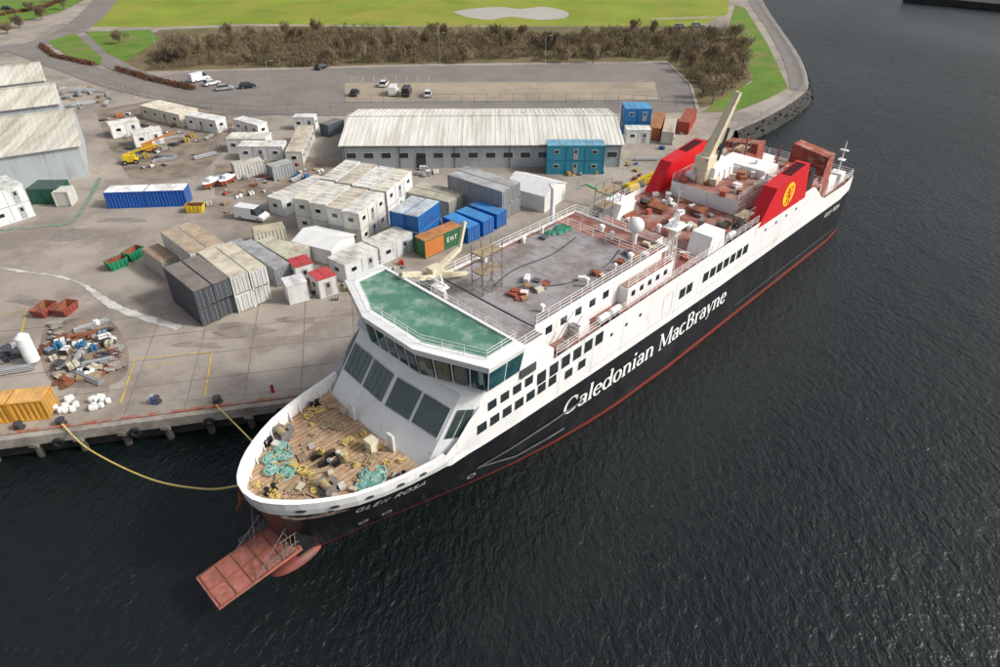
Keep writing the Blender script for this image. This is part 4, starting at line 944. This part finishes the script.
def raft(s,w,z=12.6):
    b=B(); b.tube(L3(s,w,z+.75),L3(s+1.4,w,z+.75),.34,12)
    for k in(.2,1.1): b.bb(s+k,s+k+.08,-w-.42,-w+.42,z,z+.5,1)
    b.obj('life_raft',[m_white2,m_dkgrey],ship)
for s in(36,38,61.5): raft(s,7.5); raft(s,-7.5)
for sg in(1,-1):
    b=B(); q=[(56,5.2),(60,5.2),(60,7.9),(56,7.9)]; b.loft([L3(s,sg*w,12.6) for s,w in q],[L3(s+(.9 if s<58 else -.2),sg*(w*.98),14.9) for s,w in q]); b.obj('evacuation_station',m_white,ship)
    b=B(); b.bb(33,34.6,*sorted((-sg*6.2,-sg*7.4)),12.6,13.9); b.obj('locker',m_white,ship)
for s0 in(29.5,62):
    b=B()
    for i in range(9): b.bb(s0+i*.3,s0+i*.3+.28,-8.2,-7.2,12.6+i*.28-.05,12.6+i*.28,0)
    b.tube((s0,-8.2,13.5),(s0+2.7,-8.2,16),.04,4);b.tube((s0,-7.2,13.5),(s0+2.7,-7.2,16),.04,4); b.obj('stairway',m_scaf,ship)
for s,w in((64,5.5),(66,6.8),(63.5,-5.5),(97,-5),(97,4)):
    b=B(); z=12.6 if s<90 else 9.0
    b.tube(L3(s,w-.7,z+.7),L3(s,w+.7,z+.7),.4,12); b.tube(L3(s,w-.8,z+.7),L3(s,w-.7,z+.7),.6,12,1); b.tube(L3(s,w+.7,z+.7),L3(s,w+.8,z+.7),.6,12,1); b.bb(s-.8,s+.8,-w-.8,-w+.8,z,z+.2,1); b.bb(s+.6,s+1.2,-w-.4,-w+.4,z,z+.9,1)
    b.obj('winch',[m_scaf,m_rust],ship)
m_prim=mk('primer_red',(.30,.075,.045),.7,0,.3,.6,(.42,.33,.28),.8,.6)
b=B(); b.bb(88,92.5,-1.5,6.5,9,11); b.obj('stern_house',m_rust,ship)
for sg,h in((1,17.0),(-1,15.6)):
    b=B(); w0,w1_=sg*2.6,sg*7.9
    b.loft([L3(87.2,w0,9),L3(91.2,w0,9),L3(91.2,w1_,9),L3(87.2,w1_,9)],[L3(88.2,w0,h),L3(90.6,w0,h),L3(90.6,w1_,h-.8),L3(88.2,w1_,h-.8)])
    for k in range(5): w=w0+(w1_-w0)*k/4; b.tube(L3(87.3,w,9),L3(88.2,w,h-.5),.12,4)
    for z in(11,13,h-2): b.tube(L3(87.4,w0,z),L3(87.4,w1_,z),.1,4)
    b.obj('stern_gantry',m_prim,ship)
b=B(); b.bb(83.5,86.8,-8.0,8.0,12.6,13.2); b.bb(84,86,-7,-3,13.2,15.0); b.bb(84,86.5,2,7,13.2,14.6); b.obj('aft_house',m_prim,ship)
b=B(); b.bb(92.8,97,3.2,7.6,9,11.4); b.obj('stern_locker',m_white,ship)
b=B(); b.bb(93,96,-7.4,-5,9,11.2); b.obj('stern_locker',m_white,ship)
b=B(); b.tube(L3(99.5,6.3,9.0),L3(99.5,6.3,15.4),.14,8,0,.08); b.bb(99,100,-6.8,-5.8,12.5,12.6); b.bb(99.2,99.8,-6.9,-5.7,14.0,14.12); b.bb(98.6,100.4,-7.2,-5.4,9,10.6); b.obj('stern_mast',m_white2,ship)
for w in(2,-3): b=B(); b.tube(L3(85,w,13),L3(85,w,17.3),.14,6); b.obj('vent_pipe',m_rust,ship)
# bow ramp, bulb, door frame
b=B(); b.loft([L3(3.9,-2.0,2.8),L3(3.9,2.0,2.8),L3(-3.6,1.9,2.35),L3(-3.6,-1.9,2.35)],[L3(3.9,-2.0,3.1),L3(3.9,2.0,3.1),L3(-3.6,1.9,2.6),L3(-3.6,-1.9,2.6)],0)
for i in range(6): s=-3.4+i*1.4; b.bb(s,s+.09,-1.95,1.95,2.62+(s+3.6)*.065,2.68+(s+3.6)*.065,1)
for w in(-1.95,0,1.95): b.tube(L3(-3.6,w,2.65),L3(3.9,w,3.15),.06,4,1)
b.obj('bow_ramp',[mk('ramp_red',(.40,.14,.11),.7,0,.25,.8,(.24,.09,.07),.9,.53),m_rust],ship)
b=B(); b.ball(L3(3.9,.2,-.4),1.1,0,20,12,2.5,1.0,.95); b.obj('bulbous_bow',mk('bulb_red',(.22,.045,.035),.5,0,.25,.6,(.12,.035,.028),.8,.5),ship,smooth=True)
b=B(); b.bb(3.6,5.2,-1.6,-1.4,2.5,6.0,0); b.bb(3.6,5.2,1.4,1.6,2.5,6.0,0); b.bb(3.6,5.2,-1.6,1.6,6.0,6.3,0); b.bb(4.0,5.3,-1.4,1.4,2.75,6.0,1); b.bb(3.4,5.2,-1.9,1.9,2.2,2.75,0); b.obj('bow_door_frame',[m_blk,m_rust],ship)
for w in(-1.6,1.6):
    b=B(); b.path([L3(3.2,w,6.0),L3(-.4,w*1.15,2.75)],.045,5); b.obj('ramp_stay',m_scaf,ship)
for w in(-1.9,1.9): rail([L3(3.2,w,3.15),L3(.4,w,2.98)],.9,m_scaf,.9,.028)
b=B()
for k in range(4): b.tube(L3(2.2+.4*k,-1.9,3.0),L3(2.4+.4*k,-1.9,5.2),.04,4); b.tube(L3(2.2+.4*k,1.9,3.0),L3(2.4+.4*k,1.9,5.2),.04,4)
for z in(4,5.1): b.tube(L3(2.2,-1.9,z),L3(3.8,-1.9,z),.04,4); b.tube(L3(2.2,1.9,z),L3(3.8,1.9,z),.04,4); b.tube(L3(3.0,-1.9,z),L3(3.0,1.9,z),.04,4)
b.obj('hinge_framework',m_scaf,ship)
b=B()
pr=[(2.6,8.75),(6.2,8.8),(7.0,8.4),(6.0,8.1),(5.0,7.9),(3.6,7.9),(2.9,8.2)]
b.add([L3(s,hb(s,z)+.12,z) for s,z in pr],[tuple(range(7))]); b.obj('bow_patch',mk('patch_primer',(.55,.50,.45),.7,0,.2,.8,(.36,.14,.07),1.2,.5),ship)
b=B(); b.tube(L3(2.0,-2.9,8),L3(1.7,-3.1,6.2),.13,6); b.tube(L3(1.2,-2.7,6.2),L3(2.3,-3.5,6.2),.16,6); b.obj('anchor',m_rust,ship)
def put(b,name,mats,s,w,z,label,cat,group,yaw=0,smooth=False):
    x,y,_=SW(s,w); return tag(b.obj(name,mats,None,(x,y,z),SHYAW+yaw,smooth),label,cat,group)
def free(s,w,ins=1.0): return abs(w)<hb(s,9.5)-ins
def tangle(b,R,n,r):
    for k in range(n):
        c=(random.gauss(0,R*.25),random.gauss(0,R*.25)); rr=R*random.uniform(.45,1.0); a0=random.uniform(0,6); h=random.uniform(.03,.25)
        P=[(c[0]+rr*math.cos(a0+t*.7)*random.uniform(.8,1.2),c[1]+rr*math.sin(a0+t*.7)*random.uniform(.8,1.2),h+.03*t*random.random()) for t in range(8)]
        b.path(P,r,5)
cnt=0
while cnt<40:
    s,w=random.uniform(3,12.8),random.uniform(-7,7)
    if not free(s,w):continue
    b=B(); tangle(b,random.uniform(.20,.38),random.randint(3,5),.045)
    c=random.choice([(m_rope,'yellow'),(m_rope,'yellow'),(m_ropeb,'tan')]); put(b,'rope_coil',c[0],s,w,8.83,'coil of %s mooring rope on the foredeck'%c[1],'rope','rope coils on the foredeck'); cnt+=1
for s,w,n in((4.6,-1.9,7),(5.2,-3.2,8),(6.2,-2.6,7),(5.4,-1.0,5),(6.6,-3.9,6),(10.6,4.7,9),(9.8,5.3,8),(9.0,4.9,7),(10.0,4.2,6)):
    b=B(); tangle(b,.66,n,.085); b.ball((0,0,.05),.55,0,9,5,1.1,.9,.6)
    put(b,'net_heap',m_ropeg,s,w,8.83,'heap of muted green rope and netting','rope heap','green rope heaps')
cnt=0
while cnt<24:
    s,w=random.uniform(3.5,13),random.uniform(-7,7)
    if not free(s,w,1.2):continue
    b=B(); a_,c,h=random.uniform(.15,.38),random.uniform(.12,.28),random.uniform(.12,.4); b.bb(-a_,a_,-c,c,.06,h,0); b.bb(-a_-.03,a_+.03,-c-.03,c+.03,h,h+.04,0); b.bb(-a_,-a_+.1,-c,c,0,.06,1); b.bb(a_-.1,a_,-c,c,0,.06,1)
    cl=random.choice([CR,CR,(.42,.30,.18),(.50,.38,.16),(.5,.38,.12),(.6,.58,.52),(.45,.40,.34)]); put(b,'equipment_box',[paint(cl),m_wood],s,w,8.82,'small lidded box on the foredeck','box','foredeck boxes',random.uniform(0,3)); cnt+=1
for i in range(28):
    s,w=random.uniform(4,12.5),random.uniform(-5.5,5.5); b=B(); L_=random.uniform(.8,2.2)
    for j in range(random.randint(2,4)): b.box((random.gauss(0,.1),j*.2-.3,.06+j*.02),(L_,.14,.08),random.gauss(0,.08))
    put(b,'timber_plank',m_wood,s,w,8.83,'loose timber planks on the foredeck','timber','loose planks',random.uniform(0,3))
for s,w in((7.6,.8),(8.5,1.5),(7.6,-.4),(8.6,.3)):
    b=B()
    for i in range(5):
        for j in range(3): b.tube((i*.22,j*.22,0),(i*.22,j*.22,.5),.02,4)
        b.tube((i*.22,0,.5),(i*.22,.44,.5),.025,4)
    for j in range(3): b.tube((0,j*.22,.5),(.88,j*.22,.5),.025,4); b.tube((0,j*.22,.25),(.88,j*.22,.25),.025,4)
    b.bb(0,.88,0,.44,.02,.06)
    put(b,'wire_cage',m_blk,s,w,8.82,'black steel wire cage on the foredeck','cage','wire cages')
for s,w in((3.4,0),(6,-5.0),(6,5.0),(11.6,-6.4),(11.6,6.4)):
    b=B()
    for k in(-.3,.3): b.tube((k,0,0),(k,0,.55),.16,10); b.tube((k,0,.55),(k,0,.62),.22,10)
    b.bb(-.55,.55,-.25,.25,0,.08); b.obj('mooring_bitts',m_blk,ship,L3(s,w,8.82))
for s,w in((6.6,3.2),(7.4,-4.8)):
    b=B(); b.tube((0,-.6,.6),(0,.6,.6),.32,12); b.tube((0,-.7,.6),(0,-.6,.6),.5,12,1); b.tube((0,.6,.6),(0,.7,.6),.5,12,1); b.bb(-.6,.6,-.7,.7,0,.2,1); b.bb(.5,1.0,-.3,.3,0,.8,1); b.obj('windlass',[m_ropeb,m_scaf],ship,L3(s,w,8.82))
b=B(); b.bb(11.6,12.4,-2.4,-1.5,8.8,9.9); b.bb(11.55,12.45,-2.45,-1.45,9.9,9.98); b.obj('access_hatch',m_cream,ship)
for i in range(26):
    s,w=(random.uniform(30,34.5),random.uniform(-.3,3.2)) if i<15 else (random.uniform(36,48),random.choice([-1,1])*random.uniform(4.2,5.8))
    b=B(); a_,c,h=random.uniform(.2,.6),random.uniform(.2,.4),random.uniform(.12,.45); b.bb(-a_,a_,-c,c,.05,h,0); b.bb(-a_,-a_+.1,-c,c,0,.05,1); b.bb(a_-.1,a_,-c,c,0,.05,1); b.bb(-a_-.03,a_+.03,-c-.03,c+.03,h,h+.03,0)
    cl=random.choice([CR,WH,(.35,.2,.1),(.30,.08,.05),(.2,.2,.2),(.1,.1,.12)]); put(b,'equipment_box',[paint(cl),m_wood],s,w,16.1,'small equipment box on the grey upper deck','box','upper deck boxes',random.uniform(0,3))
for i in range(90):
    s,w=random.choice([(random.uniform(54,68),random.uniform(-7,7)),(random.uniform(92,101),random.uniform(-7,7)),(random.uniform(69,83),random.uniform(-5.5,5))])
    z=12.62 if s<69 else (9.02 if s>86 else 14.64)
    b=B(); a_,c,h=random.uniform(.2,.7),random.uniform(.2,.5),random.uniform(.2,.9); b.bb(-a_,a_,-c,c,.05,h,0); b.bb(-a_,-a_+.12,-c,c,0,.05,1); b.bb(a_-.12,a_,-c,c,0,.05,1); b.bb(-a_-.03,a_+.03,-c-.03,c+.03,h,h+.04,0)
    cl=random.choice([CR,WH,WH,(.35,.15,.08),(.4,.1,.06),(.2,.2,.2)]); put(b,'equipment_box',[paint(cl),m_wood],s,w,z,'equipment box on the red aft deck','box','aft deck boxes',random.uniform(0,3))
b=B()
for i in range(10): b.ball((random.uniform(-1.4,1.4),random.uniform(-.6,.6),.05),.5,0,8,4,1.2,1,.5)
put(b,'tarpaulin',paint((.03,.20,.12)),44,-4.6,16.1,'crumpled dark green tarpaulin on the grey deck','tarpaulin',None)
b=B(); b.path(smoothpts([(0,0,.04),(4,.8,.04),(9,.2,.04),(14,.9,.04)],5),.05,5); put(b,'hose',m_blk,30,-1.2,16.1,'long black hose lying on the grey deck','hose',None)
b=B(); b.path(smoothpts([(0,0,.04),(3,-1.8,.04),(8,-2.2,.04),(12,-1.1,.04)],5),.04,5); put(b,'hose',m_blk,33,2.0,16.1,'long black cable lying on the grey deck','hose',None)
def scaffold(s,w,z,lx,ly,nz,label):
    b=B()
    for i in range(3):
        for j in range(2): b.tube((i*lx/2,j*ly,0),(i*lx/2,j*ly,nz*2+1),.05,5)
    for k in range(nz+1):
        for j in range(2): b.tube((0,j*ly,k*2+.2),(lx,j*ly,k*2+.2),.045,4); b.tube((0,j*ly,k*2+1),(lx,j*ly,k*2+1),.04,4)
        for i in range(3): b.tube((i*lx/2,0,k*2+.2),(i*lx/2,ly,k*2+.2),.045,4)
        if k: b.bb(0,lx,.05,ly-.05,k*2+.22,k*2+.27,1)
    for k in range(nz): b.tube((0,0,k*2+.2),(lx/2,0,k*2+2.2),.04,4); b.tube((lx,0,k*2+.2),(lx/2,0,k*2+2.2),.04,4)
    put(b,'scaffold_tower',[m_scaf,m_wood],s,w,z,label,'scaffolding','scaffold towers')
scaffold(28.0,-.6,16.1,2.6,1.5,2,'steel scaffold tower behind the bridge')
scaffold(54.5,-6,12.6,3.4,1.6,2,'steel scaffold tower on the boat deck')
scaffold(64.2,7.9,12.6,2.6,1.4,1,'steel scaffold tower beside the near funnel')
scaffold(84,-3,13.3,2.6,1.6,1,'steel scaffold tower near the stern')
def rope(P,r,label):
    b=B(); b.path(smoothpts(P,8),r,6); tag(b.obj('mooring_rope',m_rope),label,'rope','mooring ropes')
x0=U(62,424,3.5); x1=SW(1.9,-1.9,9.3)
rope([(*x0,3.5),(*U(90,450,2.6),2.6),(*U(150,479,3.0),3.0),(*U(205,489,5.4),5.4),(x1[0],x1[1],9.3)],.085,'yellow mooring rope sagging from bow to quay')
x0=U(216,405,3.5); x1=SW(5,-5.7,9.4); rope([(*x0,3.5),(*U(232,421,4.2),4.2),(x1[0],x1[1],9.4)],.075,'short yellow mooring rope from bow to quay')
x0=SW(2.0,-.6,9.2); b=B(); b.path([(x0[0],x0[1],9.2),(x0[0]-.8,x0[1]-.4,3.1)],.04,5); tag(b.obj('hanging_rope',m_scaf),'thin dark rope hanging from the bow','rope')
c,yaw,Lc=orient(419,239,457,223,3+2.8)
o=container_at(c,yaw,Lc,2.5,2.8,3,(.05,.17,.08),(.50,.22,.08),'green and orange lettered container in the yard')
b=B(); b.bb(-Lc/2-.02,-Lc*.02,-1.30,-1.24,.15,2.65); b.obj('orange_panel',paint((.58,.20,.05)),o)
b=B(); text(b,'EHT',1.0,lambda x,y,k:(Lc*.06+x,-1.27-k-.03,1.2+y),False,.16,.13); b.obj('lettering',m_let,o)
# ------------------------------------------------------------------ LIGHT / CAMERA
EL,AZ=math.radians(38),math.radians(98)
w=bpy.data.worlds.new('World'); sc.world=w; w.use_nodes=True; nt=w.node_tree; bg=nt.nodes['Background']
sky=nt.nodes.new('ShaderNodeTexSky'); sky.sky_type='NISHITA'; sky.sun_disc=False; sky.sun_elevation=EL; sky.sun_rotation=AZ; sky.dust_density=5; sky.air_density=1
hs=nt.nodes.new('ShaderNodeHueSaturation'); hs.inputs['Saturation'].default_value=.4
nt.links.new(sky.outputs[0],hs.inputs['Color']); nt.links.new(hs.outputs[0],bg.inputs[0]); bg.inputs[1].default_value=.15
sl=bpy.data.lights.new('sun','SUN'); sl.energy=2.6; sl.angle=math.radians(8); sl.color=(1,.97,.92)
so=bpy.data.objects.new('sun',sl); col.objects.link(so)
d=Vector((math.sin(AZ)*math.cos(EL),math.cos(AZ)*math.cos(EL),math.sin(EL))); so.rotation_euler=d.to_track_quat('Z','Y').to_euler(); so.location=(60,-40,80)
cd=bpy.data.cameras.new('camera'); cd.lens=24; cd.sensor_width=36; cd.clip_end=6000; cd.clip_start=.5
co=bpy.data.objects.new('camera',cd); col.objects.link(co); co.location=(0,0,CH); co.rotation_euler=(math.pi/2-TH,0,0); sc.camera=co
sc.view_settings.view_transform='Standard'; sc.view_settings.look='None'; sc.view_settings.exposure=0
